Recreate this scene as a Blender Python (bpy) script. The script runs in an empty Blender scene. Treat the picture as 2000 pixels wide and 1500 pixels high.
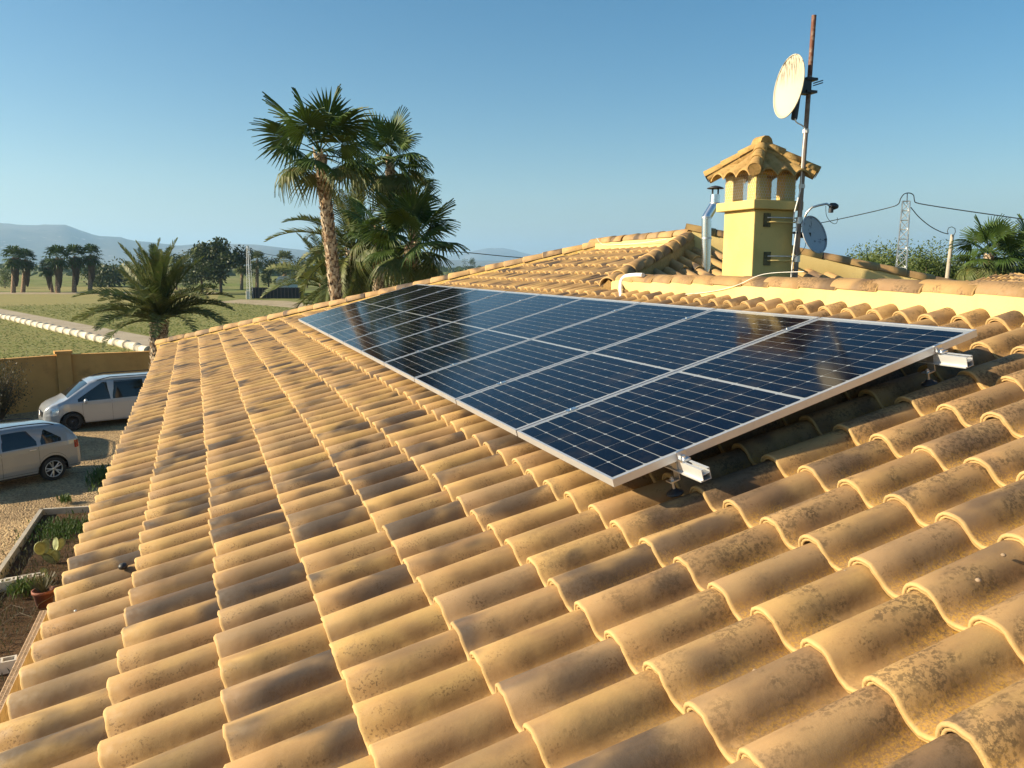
import bpy, math, random
import numpy as np
from mathutils import Vector, Matrix, noise as mnoise

random.seed(7)
rng = random.Random(11)
R = math.radians
H = 6.2                                   # eye height above the yard

# ------------------------------------------------------------------ camera
F, PITCH, ROLL, YAW = 1540.3, R(8.4475), R(0.25), R(21.80)
fw = Vector((math.sin(YAW)*math.cos(PITCH), math.cos(YAW)*math.cos(PITCH), -math.sin(PITCH)))
r0 = Vector((math.cos(YAW), -math.sin(YAW), 0)); u0 = r0.cross(fw)
rt = r0*math.cos(ROLL) + u0*math.sin(ROLL); up = -r0*math.sin(ROLL) + u0*math.cos(ROLL)
S = bpy.context.scene
cd = bpy.data.cameras.new('camera'); cam = bpy.data.objects.new('camera', cd)
S.collection.objects.link(cam); S.camera = cam
M = Matrix.Identity(4)
for i in range(3):
    M[i][0], M[i][1], M[i][2] = rt[i], up[i], -fw[i]
M.translation = Vector((0, 0, H)); cam.matrix_world = M
cd.sensor_width = 36; cd.lens = 36*F/2000; cd.clip_start = .05; cd.clip_end = 60000

# ------------------------------------------------------------------ light
SUN_EL = R(23.5)
LD = Vector((.975, -.222, 0)).normalized()*math.cos(SUN_EL) + Vector((0, 0, -math.sin(SUN_EL)))   # travel direction
sl = bpy.data.lights.new('sun', 'SUN'); sl.energy = 5.0; sl.angle = R(.53); sl.color = (1, .84, .59)
so = bpy.data.objects.new('sun', sl); S.collection.objects.link(so)
so.rotation_euler = LD.to_track_quat('-Z', 'Y').to_euler()
W = bpy.data.worlds.new('World'); S.world = W; W.use_nodes = True
wn = W.node_tree.nodes; wl = W.node_tree.links
bg = wn['Background']; sky = wn.new('ShaderNodeTexSky'); sky.sky_type = 'NISHITA'; sky.sun_disc = False
sky.sun_elevation = SUN_EL
sky.sun_rotation = math.atan2(-LD.x, -LD.y)          # measured from +Y towards +X
sky.altitude = 0; sky.air_density = 1.0; sky.dust_density = .8; sky.ozone_density = 1.6
bg.inputs[1].default_value = .053
hs = wn.new('ShaderNodeHueSaturation'); hs.inputs['Hue'].default_value = .494; hs.inputs['Saturation'].default_value = 1.45
wl.new(sky.outputs[0], hs.inputs['Color']); wl.new(hs.outputs[0], bg.inputs[0])
V = S.view_settings; V.view_transform = 'Standard'; V.look = 'None'; V.gamma = 1; V.exposure = 1.28
V.use_curve_mapping = False
S.cycles.use_denoising = True; S.cycles.max_bounces = 6
S.cycles.volume_bounces = 2; S.cycles.diffuse_bounces = 2

# ------------------------------------------------------------------ picking points of the place
def ray(x, y):
    x, y = float(x), float(y)
    return (x-1000)/F*rt - (y-750)/F*up + fw
def gz(x, y, z=0.0):
    d = ray(x, y); t = (z-H)/d.z; return Vector((d.x*t, d.y*t, z))
def atY(x, y, Y):
    d = ray(x, y); t = Y/d.y; return Vector((d.x*t, Y, H+d.z*t))
SL = R(15.584); O = Vector((1.545, 2.753, H-.8581))
U = Vector((math.cos(SL), 0, math.sin(SL))); N = Vector((-math.sin(SL), 0, math.cos(SL))); YV = Vector((0, 1, 0))
def RP(u, v, off=0.0): return O + YV*u + U*v - N*off          # roof plane: u along the eave, v up the slope
RM = Matrix(((U.x, 0, N.x, 0), (0, 1, 0, 0), (U.z, 0, N.z, 0), (0, 0, 0, 1)))
def pixel(p):
    q = p-Vector((0, 0, H)); z = q.dot(fw)
    if z < .05: return None
    return 1000+F*q.dot(rt)/z, 750-F*q.dot(up)/z, z

def plpt(x, y, off):
    d = ray(x, y); O2 = O-N*off; return Vector((0, 0, H))+d*((O2-Vector((0, 0, H))).dot(N)/d.dot(N))

# ------------------------------------------------------------------ materials
MATS = {}
class NT:
    def __init__(s, name):
        s.m = bpy.data.materials.new(name); s.m.use_nodes = True; MATS[name] = s.m
        s.t = s.m.node_tree; s.b = s.t.nodes['Principled BSDF']; s.o = s.t.nodes['Material Output']
    def n(s, typ, **kw):
        nd = s.t.nodes.new('ShaderNode'+typ)
        for k, v in kw.items(): setattr(nd, k, v)
        return nd
    def l(s, a, b): s.t.links.new(a, b)
    def inp(s, sock, v):
        if hasattr(v, 'is_output') or isinstance(v, bpy.types.NodeSocket): s.l(v, sock)
        else: sock.default_value = v
    def math(s, op, a, b=0.0, c=None, clamp=False):
        nd = s.n('Math', operation=op, use_clamp=clamp); s.inp(nd.inputs[0], a); s.inp(nd.inputs[1], b)
        if c is not None: s.inp(nd.inputs[2], c)
        return nd.outputs[0]
    def noise(s, vec, scale, detail=3, rough=.55, dim='3D'):
        nd = s.n('TexNoise', noise_dimensions=dim); nd.inputs['Scale'].default_value = scale
        nd.inputs['Detail'].default_value = detail; nd.inputs['Roughness'].default_value = rough
        if vec is not None: s.l(vec, nd.inputs['Vector'])
        return nd.outputs['Fac']
    def ramp(s, f, a, b, lo=0.0, hi=1.0):
        nd = s.n('MapRange', interpolation_type='SMOOTHSTEP'); s.inp(nd.inputs[0], f)
        nd.inputs[1].default_value = a; nd.inputs[2].default_value = b
        nd.inputs[3].default_value = lo; nd.inputs[4].default_value = hi
        return nd.outputs[0]
    def mix(s, f, a, b, blend='MIX'):
        nd = s.n('Mix', data_type='RGBA', blend_type=blend); s.inp(nd.inputs[0], f)
        for sk, v in ((nd.inputs[6], a), (nd.inputs[7], b)):
            if isinstance(v, tuple): sk.default_value = (*v, 1)
            else: s.l(v, sk)
        return nd.outputs[2]
    def bump(s, h, dist, strength=1.0, prev=None):
        nd = s.n('Bump'); nd.inputs['Strength'].default_value = strength; nd.inputs['Distance'].default_value = dist
        s.l(h, nd.inputs['Height'])
        if prev: s.l(prev, nd.inputs['Normal'])
        return nd.outputs[0]
    def pos(s): return s.n('NewGeometry').outputs['Position']
    def fin(s, col, rough=.8, normal=None, metal=0.0, spec=None):
        s.inp(s.b.inputs['Base Color'], (*col, 1) if isinstance(col, tuple) else col)
        s.inp(s.b.inputs['Roughness'], rough); s.b.inputs['Metallic'].default_value = metal
        if spec is not None: s.b.inputs['Specular IOR Level'].default_value = spec
        if normal: s.l(normal, s.b.inputs['Normal'])
        return s.m

def simple(name, col, rough=.7, metal=0.0, var=.15, scale=6, bump=0.0, spec=None, dirt=None):
    t = NT(name); p = t.pos(); nz = t.noise(p, scale, 4)
    c = t.mix(t.ramp(nz, .3, .7), tuple(x*(1-var) for x in col), tuple(min(1, x*(1+var)) for x in col))
    if dirt:
        d = t.ramp(t.noise(p, dirt[1], 5, .65), dirt[2], dirt[3]); c = t.mix(d, c, dirt[0])
    nb = t.bump(t.noise(p, scale*12, 4), bump) if bump else None
    return t.fin(c, rough, nb, metal, spec)

def tile_material(name, from_attr):
    t = NT(name)
    uv = t.n('UVMap').outputs[0]
    sx = t.n('SeparateXYZ'); t.l(uv, sx.inputs[0]); s_, v_ = sx.outputs[0], sx.outputs[1]
    if from_attr:
        a = t.n('Attribute', attribute_name='rnd'); r = a.outputs['Fac']
    else: r = t.n('ObjectInfo').outputs['Random']
    r2 = t.math('FRACT', t.math('MULTIPLY', r, 37.73)); r3 = t.math('FRACT', t.math('MULTIPLY', r, 91.37))
    r4 = t.math('FRACT', t.math('MULTIPLY', r, 173.91))
    def vec(ks, kv, k):
        c = t.n('CombineXYZ'); t.l(t.math('MULTIPLY_ADD', s_, ks, t.math('MULTIPLY', r, 310*k)), c.inputs[0])
        t.l(t.math('MULTIPLY_ADD', v_, kv, t.math('MULTIPLY', r2, 190*k)), c.inputs[1]); t.l(t.math('MULTIPLY', r3, 50), c.inputs[2])
        return c.outputs[0]
    P = t.pos()
    px = t.n('SeparateXYZ'); t.l(P, px.inputs[0]); X, Y = px.outputs[0], px.outputs[1]
    base = t.mix(r2, (.465, .300, .108), (.40, .255, .118))
    base = t.mix(t.ramp(t.noise(vec(9, 4, 1), 1.0, 2), .35, .7, 0, .55), base, (.33, .185, .08))
    base = t.mix(t.ramp(r3, .72, .95, 0, .6), base, (.27, .185, .11))
    # kiln flashing: soft charcoal-mauve clouds
    fl = t.ramp(t.noise(vec(5.5, 2.3, 2), 1.0, 2.5, .5), .45, .60)
    amt = t.ramp(r4, .05, .75, .0, .95)
    base = t.mix(t.math('MULTIPLY', fl, amt), base, (.052, .045, .042))
    fl2 = t.ramp(t.noise(vec(14, 3.0, 3), 1.0, 2, .5), .52, .72, 0, .45)
    base = t.mix(fl2, base, (.19, .115, .066))
    # weathered zone: right and near side of the roof
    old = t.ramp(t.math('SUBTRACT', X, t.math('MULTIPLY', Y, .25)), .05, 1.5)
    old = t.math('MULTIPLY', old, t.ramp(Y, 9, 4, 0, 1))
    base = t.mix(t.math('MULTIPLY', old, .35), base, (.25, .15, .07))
    # specks of lichen on the near flank
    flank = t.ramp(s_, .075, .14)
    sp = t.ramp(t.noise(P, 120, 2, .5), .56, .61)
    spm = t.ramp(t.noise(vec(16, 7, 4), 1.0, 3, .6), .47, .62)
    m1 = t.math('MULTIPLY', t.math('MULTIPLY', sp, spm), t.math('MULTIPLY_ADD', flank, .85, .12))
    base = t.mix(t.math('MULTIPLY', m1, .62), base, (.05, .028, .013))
    flank_shade = t.math('MULTIPLY', t.math('MULTIPLY', t.ramp(s_, .105, .15), t.ramp(s_, .20, .165)), t.ramp(t.noise(vec(9, 5, 7), 1.0, 4, .6), .36, .60, .15, .85))  # shade of the near flank painted in as a noisy dirt brown
    base = t.mix(t.math('MULTIPLY', flank_shade, .8), base, (.165, .085, .032))
    moss = t.math('MULTIPLY', t.ramp(t.noise(P, 62, 6, .75), .46, .55), t.ramp(t.noise(vec(8, 4, 5), 1.0, 4, .65), .46, .58))
    moss = t.math('MULTIPLY', moss, t.math('MULTIPLY', old, .72))
    base = t.mix(moss, base, (.055, .038, .020))
    # dust in the troughs, ochre lichen where old
    tr = t.math('MULTIPLY', t.ramp(s_, .135, .165), t.ramp(s_, .225, .205))
    base = t.mix(t.math('MULTIPLY', tr, t.ramp(t.noise(P, 60, 5, .7), .42, .6, .1, .65)), base, (.22, .13, .05))
    yl = t.math('MULTIPLY', t.math('MULTIPLY', t.ramp(s_, .12, .165), old), t.ramp(t.noise(P, 130, 4, .75), .48, .56))
    yl = t.math('MULTIPLY', yl, t.ramp(t.noise(P, 3.5, 2), .36, .54))
    base = t.mix(t.math('MULTIPLY', yl, .7), base, (.40, .225, .03))
    base = t.mix(t.ramp(t.noise(P, 420, 2, .6), .35, .75, .16, 0), base, (.16, .09, .04))
    # paler towards the lip
    lip = t.math('MULTIPLY', t.ramp(v_, .013, .004), .6)
    base = t.mix(lip, base, (.56, .37, .15))
    nb = t.bump(t.noise(P, 260, 4, .65), .0012, .55)
    nb = t.bump(t.noise(P, 28, 3, .5), .004, .35, nb)
    t.fin(base, t.ramp(t.noise(P, 40, 3), .3, .7, .62, .85), nb, spec=.3)
    return t.m
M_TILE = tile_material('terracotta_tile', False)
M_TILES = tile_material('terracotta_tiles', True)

t = NT('mortar'); p = t.pos()
c = t.mix(t.ramp(t.noise(p, 3, 5), .35, .7), (.53, .36, .125), (.46, .30, .10))
c = t.mix(t.ramp(t.noise(p, 30, 6, .7), .52, .68, 0, .7), c, (.36, .23, .08))
c = t.mix(t.ramp(t.noise(p, 6, 5, .7), .56, .66, 0, .6), c, (.50, .36, .06))
M_MORTAR = t.fin(c, .95, t.bump(t.noise(p, 50, 6, .7), .02, .8), spec=.15)

t = NT('cream_render'); p = t.pos()
c = t.mix(t.ramp(t.noise(p, 1.6, 4), .35, .7), (.60, .455, .19), (.54, .395, .155))
mp = t.n('Mapping'); mp.inputs['Scale'].default_value = (9, 9, .8); t.l(p, mp.inputs[0])
c = t.mix(t.ramp(t.noise(mp.outputs[0], 1.5, 4, .6), .55, .75, 0, .32), c, (.44, .33, .13))
c = t.mix(t.ramp(t.noise(p, 22, 6, .75), .60, .70, 0, .5), c, (.40, .30, .14))
M_CREAM = t.fin(c, .92, t.bump(t.noise(p, 70, 5), .004, .7), spec=.15)
t = NT('chimney_render'); p = t.pos()
c = t.mix(t.ramp(t.noise(p, 2.5, 4), .35, .7), (.58, .44, .175), (.51, .38, .145))
c = t.mix(t.ramp(t.noise(p, 16, 6, .72), .60, .72, 0, .4), c, (.38, .30, .13))
M_CHIM = t.fin(c, .9, t.bump(t.noise(p, 60, 5), .004, .7), spec=.15)
t = NT('mossy_clay'); p = t.pos()
c = t.mix(t.ramp(t.noise(p, 5, 4), .35, .7), (.41, .265, .10), (.33, .205, .08))
c = t.mix(t.ramp(t.noise(p, 26, 6, .72), .47, .62, 0, .6), c, (.22, .15, .045))
M_MOSSY = t.fin(c, .9, t.bump(t.noise(p, 60, 5), .006, .7), spec=.2)
M_WALLY = simple('ochre_yard_wall', (.54, .30, .10), .9, var=.08, scale=1.5, bump=.003, spec=.15, dirt=((.34, .19, .07), .9, .55, .75))
M_ALU = simple('aluminium', (.74, .75, .76), .34, 1.0, var=.04, scale=20)
M_FRAME = simple('anodised_frame', (.66, .67, .69), .42, .75, var=.03, scale=20)
M_RAIL = simple('mill_aluminium', (.55, .56, .57), .5, .5, var=.03, scale=20)
M_STEEL = simple('galvanised_steel', (.55, .56, .57), .38, .9, var=.15, scale=14)
M_FLUE = simple('bright_steel_flue', (.72, .73, .74), .22, 1.0, var=.06, scale=9)
M_DARKM = simple('dark_metal', (.035, .035, .04), .5, .3)
M_PLATE = simple('mossy_iron_plate', (.10, .085, .04), .8, var=.4, scale=30)
M_BLACK = simple('black_plastic', (.018, .018, .02), .5)
M_RUBBER = simple('rubber', (.022, .022, .023), .8)
M_WHITE = simple('white_pvc', (.72, .70, .66), .5, var=.06, scale=8, dirt=((.4, .36, .3), 6, .58, .72))
M_CONC = simple('pale_concrete', (.36, .32, .26), .9, var=.12, scale=3, bump=.01, dirt=((.28, .25, .2), 5, .55, .7))
M_STONE = simple('roof_grit', (.24, .17, .11), .9)
M_PIPE = simple('whitewashed_concrete', (.52, .47, .37), .9, var=.1, scale=1.2, dirt=((.22, .18, .13), 2.2, .52, .68))
M_DARK = simple('dark_shadow_gap', (.012, .01, .008), .9)

t = NT('solar_cell'); p = t.pos()
fr = t.ramp(t.n('ObjectInfo').outputs['Random'], 0, 1)
c = t.mix(t.ramp(t.noise(p, 1.2, 2), .3, .7), (.0010, .0013, .0060), (.0014, .0020, .0090))
du = t.ramp(t.noise(p, 5, 5, .7), .45, .75, 0, .05); c = t.mix(du, c, (.30, .24, .16))
t.fin(c, t.ramp(t.noise(p, 3, 4, .6), .3, .7, .085, .13), None, 0.0, .5)
t.b.inputs['IOR'].default_value = 1.22
M_CELL = t.m
t = NT('solar_backsheet'); t.fin((.27, .29, .31), .105, None, 0, .5); t.b.inputs['IOR'].default_value = 1.22; M_BACK = t.m

t = NT('rusty_mast'); p = t.pos(); sx = t.n('SeparateXYZ'); t.l(p, sx.inputs[0])
rz = t.ramp(sx.outputs[2], 7.3, 8.2)
c = t.mix(t.math('MULTIPLY', t.math('ADD', rz, .25), t.ramp(t.noise(p, 14, 5, .7), .35, .6)), (.26, .21, .17), (.13, .045, .022))
M_MAST = t.fin(c, .7, None, .15)
t = NT('weathered_dish'); p = t.pos(); mp = t.n('Mapping'); mp.inputs['Scale'].default_value = (34, 34, 5); t.l(p, mp.inputs[0])
sx = t.n('SeparateXYZ'); t.l(p, sx.inputs[0])
dd = t.math('MULTIPLY', t.ramp(t.noise(mp.outputs[0], 1.0, 5, .7), .47, .58), t.ramp(sx.outputs[2], 7.80, 8.05, 0, .9))
M_DISH = t.fin(t.mix(dd, (.46, .42, .32), (.07, .055, .035)), .6, None)
t = NT('grey_dish'); p = t.pos(); dd = t.ramp(t.noise(p, 14, 5, .7), .56, .66)
M_DISH2 = t.fin(t.mix(dd, (.36, .38, .42), (.05, .05, .06)), .55, None)

def leafmat(name, c1, c2, dry=None, scale=3):
    t = NT(name); p = t.pos(); oi = t.n('ObjectInfo').outputs['Random']
    f = t.math('ADD', t.math('MULTIPLY', t.noise(p, scale, 3), .8), t.math('MULTIPLY', oi, .25))
    c = t.mix(t.ramp(f, .35, .8), c1, c2)
    if dry: c = t.mix(t.ramp(t.noise(p, scale*2, 3), .58, .7, 0, .75), c, dry)
    t.fin(c, .55, None, spec=.35)
    tr = t.n('BsdfTranslucent'); t.l(c, tr.inputs[0]); mx = t.n('MixShader'); mx.inputs[0].default_value = .22
    t.l(t.b.outputs[0], mx.inputs[1]); t.l(tr.outputs[0], mx.inputs[2]); t.l(mx.outputs[0], t.o.inputs[0])
    return t.m
M_FAN = leafmat('fan_palm_leaf', (.035, .070, .012), (.070, .115, .018))
M_FAN_OLD = leafmat('old_fan_leaf', (.06, .085, .018), (.11, .12, .03), (.20, .15, .05))
M_DRYLEAF = leafmat('dry_palm_skirt', (.10, .075, .045), (.065, .05, .032))
M_FEATHER = leafmat('feather_palm_leaf', (.065, .095, .024), (.14, .155, .042), (.20, .16, .055))
M_TREE = leafmat('broadleaf', (.035, .055, .016), (.060, .085, .024), scale=.6)
M_TREE2 = leafmat('light_broadleaf', (.075, .11, .024), (.12, .15, .04), scale=.8)
M_BUSH = leafmat('dull_bush', (.06, .06, .03), (.10, .085, .045), scale=2)
M_WEED = leafmat('weed_leaf', (.05, .10, .018), (.09, .13, .03), scale=3)
M_CROP = leafmat('crop_leaf', (.12, .16, .030), (.17, .19, .045), (.24, .20, .07), scale=.08)
M_CACT = simple('cactus_pad', (.24, .26, .11), .7, var=.25, scale=9)
t = NT('palm_bark'); p = t.pos(); g = t.noise(p, 9, 5, .7)
c = t.mix(t.ramp(g, .4, .62), (.12, .065, .035), (.40, .30, .20))
M_BARK = t.fin(c, .95, t.bump(t.noise(p, 30, 5), .02), spec=.1)
t = NT('palm_boot'); p = t.pos(); g = t.noise(p, 7, 4, .7)
c = t.mix(t.ramp(g, .36, .56), (.14, .08, .05), (.50, .42, .31))
M_BOOT = t.fin(c, .95, None, spec=.1)
M_WOOD = simple('tree_bark', (.10, .075, .05), .95, var=.3, scale=5)
t = NT('car_silver'); p = t.pos()
t.fin(t.mix(t.ramp(t.noise(p, 900, 1), .3, .7), (.36, .39, .43), (.43, .46, .50)), .30, None, .3)
t.b.inputs['Coat Weight'].default_value = 1.0; t.b.inputs['Coat Roughness'].default_value = .04; M_CAR = t.m
t = NT('car_grey_green'); p = t.pos()
t.fin(t.mix(t.ramp(t.noise(p, 900, 1), .3, .7), (.25, .275, .30), (.31, .335, .36)), .30, None, .35)
t.b.inputs['Coat Weight'].default_value = 1.0; t.b.inputs['Coat Roughness'].default_value = .04; M_CAR2 = t.m
t = NT('car_glass'); t.fin((.012, .015, .017), .03, None, 0, .6); t.b.inputs['IOR'].default_value = 1.5; M_GLASS = t.m
M_LAMP = simple('headlamp', (.55, .60, .66), .08, .4, var=.3, scale=30)
M_RED = simple('tail_lamp', (.25, .012, .012), .12)
M_RIM = simple('alloy_rim', (.60, .61, .62), .3, .9)
M_RIMD = simple('dark_rim', (.08, .08, .085), .35, .7)
M_POT = simple('terracotta_pot', (.22, .065, .032), .7)
M_BRICK = simple('hollow_clay_brick', (.50, .37, .26), .9, var=.12, scale=8, bump=.004)
M_BLOCK = simple('white_block', (.50, .46, .40), .85, var=.1, scale=8)
M_SHADE = simple('black_shade_cloth', (.012, .012, .014), .9)
M_HUT = simple('white_hut_wall', (.62, .58, .50), .9)

def ground_mat(name, c1, c2, c3=None, s1=.15, s2=8, bump=.02, s3=30, t3=(.5, .62), rows=None):
    t = NT(name); p = t.pos()
    c = t.mix(t.ramp(t.noise(p, s1, 5, .6), .35, .65), c1, c2)
    c = t.mix(t.ramp(t.noise(p, s2, 5, .7), .4, .65, 0, .5), c, tuple(x*.6 for x in c1))
    if c3: c = t.mix(t.ramp(t.noise(p, s3, 4, .7), *t3), c, c3)
    if rows:
        (dx, dy), per, col = rows; sx = t.n('SeparateXYZ'); t.l(p, sx.inputs[0])
        ph = t.math('ADD', t.math('MULTIPLY', sx.outputs[0], dx/per), t.math('MULTIPLY', sx.outputs[1], dy/per))
        w = t.math('SINE', t.math('MULTIPLY', ph, 6.2832)); w = t.math('ADD', w, t.math('MULTIPLY', t.noise(p, 1.5, 4), 1.2))
        c = t.mix(t.ramp(w, .5, 1.3, 0, .75), c, col)
    return t.fin(c, .97, t.bump(t.noise(p, s2*3, 6, .7), bump), spec=.1)
M_GROUND = ground_mat('farmland', (.16, .20, .05), (.24, .22, .09), (.08, .10, .03), .02, .5, .05, .15)
M_FIELDA = ground_mat('green_field_soil', (.16, .19, .05), (.20, .21, .065), (.28, .24, .10), .1, 1.5, .05, 3, (.5, .7), ((.25, .97), 1.1, (.26, .21, .09)))
M_FIELDB = ground_mat('olive_field_soil', (.26, .24, .085), (.20, .21, .07), (.32, .27, .12), .08, 1.5, .05, 3, (.48, .7), ((.12, .99), 1.6, (.34, .27, .12)))
M_ROAD = ground_mat('dirt_road', (.42, .36, .27), (.36, .30, .22), None, .3, 6, .02)
M_DIRT = ground_mat('pale_dirt', (.44, .36, .24), (.32, .26, .17), None, .4, 5, .05)
t = NT('gravel'); p = t.pos(); vo = t.n('TexVoronoi'); vo.inputs['Scale'].default_value = 24; t.l(p, vo.inputs['Vector'])
c = t.mix(t.ramp(t.noise(p, .5, 4), .35, .65), (.44, .30, .155), (.33, .225, .125))
sc = t.n('SeparateColor'); t.l(vo.outputs['Color'], sc.inputs[0])
c = t.mix(t.ramp(sc.outputs[0], 0, 1, 0, .75), c, (.58, .43, .24)); c = t.mix(t.ramp(sc.outputs[1], .55, 1, 0, .8), c, (.16, .105, .065))
c = t.mix(t.ramp(t.noise(p, .35, 5, .6), .45, .6, 0, .5), c, (.20, .14, .08))
M_GRAVEL = t.fin(c, .95, t.bump(t.math('MULTIPLY', vo.outputs['Distance'], -1.0), .03, 1), spec=.15)
M_SOIL = ground_mat('garden_soil', (.085, .052, .032), (.13, .078, .042), (.045, .03, .018), .8, 9, .05, 22)
t = NT('mountain_rock'); p = t.pos()
c = t.mix(t.ramp(t.noise(p, .0012, 6, .6), .4, .65), (.07, .065, .055), (.15, .135, .11))
c = t.mix(t.ramp(t.noise(p, .012, 5, .7), .6, .68, 0, .7), c, (.42, .38, .33))
M_MOUNT = t.fin(c, 1.0, t.bump(t.noise(p, .004, 6), 25), spec=0)

# ------------------------------------------------------------------ mesh building
class MB:
    def __init__(s): s.v = []; s.f = []; s.m = []; s.uv = []; s.sm = []; s.mi = 0; s.att = []
    def add(s, vs, fs, smooth=False, uvs=None, mi=None):
        b = len(s.v); s.v += [tuple(x) for x in vs]
        for k, f in enumerate(fs):
            s.f.append([b+i for i in f]); s.m.append(s.mi if mi is None else mi); s.sm.append(smooth)
            s.uv += [uvs[i] for i in f] if uvs else [(0, 0)]*len(f)
    def box(s, c, d, mat=None, mi=None):
        hx, hy, hz = d[0]/2, d[1]/2, d[2]/2
        vs = [Vector((x*hx, y*hy, z*hz)) for x in (-1, 1) for y in (-1, 1) for z in (-1, 1)]
        if mat is not None: vs = [mat @ v for v in vs]
        vs = [v+Vector(c) for v in vs]
        s.add(vs, [(0, 1, 3, 2), (4, 6, 7, 5), (0, 4, 5, 1), (2, 3, 7, 6), (0, 2, 6, 4), (1, 5, 7, 3)], mi=mi)
    def tube(s, pts, rad, n=8, caps=True, smooth=True, mi=None, flat=1.0):
        pts = [Vector(p) for p in pts]; rad = rad if isinstance(rad, (list, tuple)) else [rad]*len(pts)
        vs = []; ref = None
        for i, p in enumerate(pts):
            d = (pts[min(i+1, len(pts)-1)]-pts[max(i-1, 0)]).normalized()
            if ref is None: ref = Vector((0, 0, 1)) if abs(d.z) < .9 else Vector((1, 0, 0))
            a = d.cross(ref).normalized(); b = a.cross(d).normalized(); ref = b
            for k in range(n):
                w = 2*math.pi*k/n; vs.append(p+(a*math.cos(w)+b*math.sin(w)*flat)*rad[i])
        fs = [(i*n+k, i*n+(k+1) % n, (i+1)*n+(k+1) % n, (i+1)*n+k) for i in range(len(pts)-1) for k in range(n)]
        s.add(vs, fs, smooth, mi=mi)
        if caps: s.add(vs[:n], [tuple(range(n))[::-1]], mi=mi); s.add(vs[-n:], [tuple(range(n))], mi=mi)
    def quad(s, a, b, c, d, mi=None): s.add([a, b, c, d], [(0, 1, 2, 3)], mi=mi)
    def lathe(s, prof, n=24, M=None, mi=None, smooth=True):
        vs = []; k = len(prof)
        for j in range(n):
            w = 2*math.pi*j/n
            for r, z in prof:
                v = Vector((r*math.cos(w), r*math.sin(w), z)); vs.append(M @ v if M is not None else v)
        fs = [(j*k+i, ((j+1) % n)*k+i, ((j+1) % n)*k+i+1, j*k+i+1) for j in range(n) for i in range(k-1)]
        s.add(vs, fs, smooth, mi=mi)
    def mesh(s, name, *mats):
        me = bpy.data.meshes.new(name); me.from_pydata(s.v, [], s.f)
        for m in mats: me.materials.append(m)
        me.polygons.foreach_set('material_index', s.m); me.polygons.foreach_set('use_smooth', s.sm)
        uvl = me.uv_layers.new(name='UVMap'); uvl.data.foreach_set('uv', [c for q in s.uv for c in q])
        if s.att and len(s.att) == len(s.v):
            a = me.attributes.new('rnd', 'FLOAT', 'POINT'); a.data.foreach_set('value', s.att)
        me.update(); return me
def link(name, me, parent=None, loc=None, mat=None):
    o = bpy.data.objects.new(name, me); S.collection.objects.link(o)
    if mat is not None: o.matrix_world = mat
    elif loc is not None: o.location = loc
    if parent is not None: o.parent = parent
    return o
def part(name, mb, mats, parent=None, **kw):
    mats = mats if isinstance(mats, (list, tuple)) else [mats]
    return link(name, mb.mesh(name, *mats), parent, **kw)
def tag(o, label=None, cat=None, group=None, kind=None):
    if label: o['label'] = label
    if cat: o['category'] = cat
    if group: o['group'] = group
    if kind: o['kind'] = kind
    return o
def thing(name, label, cat, group=None, loc=(0, 0, 0), rz=0.0):
    o = link(name, None, loc=loc); o.rotation_euler = (0, 0, rz); return tag(o, label, cat, group)
def basis(o, x, y, z):
    m = Matrix.Identity(4)
    for i in range(3): m[i][0], m[i][1], m[i][2] = x[i], y[i], z[i]
    m.translation = Vector(o); return m
def frame_to(d, o=(0, 0, 0), roll=Vector((0, 0, 1))):
    z = Vector(d).normalized(); x = roll.cross(z)
    if x.length < 1e-4: x = Vector((1, 0, 0))
    x.normalize(); return basis(o, x, z.cross(x), z)

# ------------------------------------------------------------------ ground
def sheet(name, pts, z, m, kind='structure', cuts=None):
    mb = MB(); mb.add([(p[0], p[1], z) for p in pts], [tuple(range(len(pts)))]); return tag(part(name, mb, m), kind=kind)
sheet('ground', [(-16000, -3000), (16000, -3000), (16000, 16000), (-16000, 16000)], 0, M_GROUND)
def gp(*a): return [gz(x, y) for x, y in a]
# mountains
MP = [(-900, 470), (-500, 452), (-250, 440), (-60, 428), (0, 430), (62, 435), (95, 434), (130, 434), (150, 443), (190, 457), (235, 459), (255, 466), (300, 470),
      (345, 477), (380, 474), (430, 475), (500, 477), (545, 482), (590, 487), (640, 492), (720, 500), (800, 505), (1000, 509), (1400, 511), (2600, 509)]
MP2 = [(700, 509), (820, 505), (870, 500), (905, 494), (930, 487), (955, 482), (985, 482), (1003, 486), (1020, 492), (1050, 498), (1150, 503), (1400, 507), (1700, 508), (1900, 506), (2300, 504), (2800, 506)]
def range_mesh(name, prof, D, depth, rough):
    mb = MB(); nx, nr = 260, 12; xs = np.linspace(prof[0][0], prof[-1][0], nx); vs = []
    for i, x in enumerate(xs):
        y = np.interp(x, [q[0] for q in prof], [q[1] for q in prof]); d = ray(x, y); h = math.hypot(d.x, d.y); dx, dy = d.x/h, d.y/h
        top = H + D*d.z/h
        for j in range(nr):
            f = j/(nr-1); r = D-depth+2*depth*f
            e = 1-abs(2*f-1)**1.1
            q = Vector((dx*r/900, dy*r/900, 3.3)); nz = mnoise.fractal(q, 1.0, 2.1, 5)
            rz = mnoise.noise(Vector((dx*r/300, dy*r/300, 1)))
            z = top*e*(1+rough*(nz*.9)*(1-e)) + rough*top*.10*rz*e*(1-e)*3 + 2.5*mnoise.noise(Vector((x/13, 0, 4)))*e
            vs.append((dx*r, dy*r, max(z, -1) if 0 < j < nr-1 else -1))
    fs = [(i*nr+j, i*nr+j+1, (i+1)*nr+j+1, (i+1)*nr+j) for i in range(nx-1) for j in range(nr-1)]
    mb.add(vs, fs, True); return tag(part(name, mb, M_MOUNT), kind='structure')
range_mesh('mountains', MP, 7200, 1700, .8)
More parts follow.
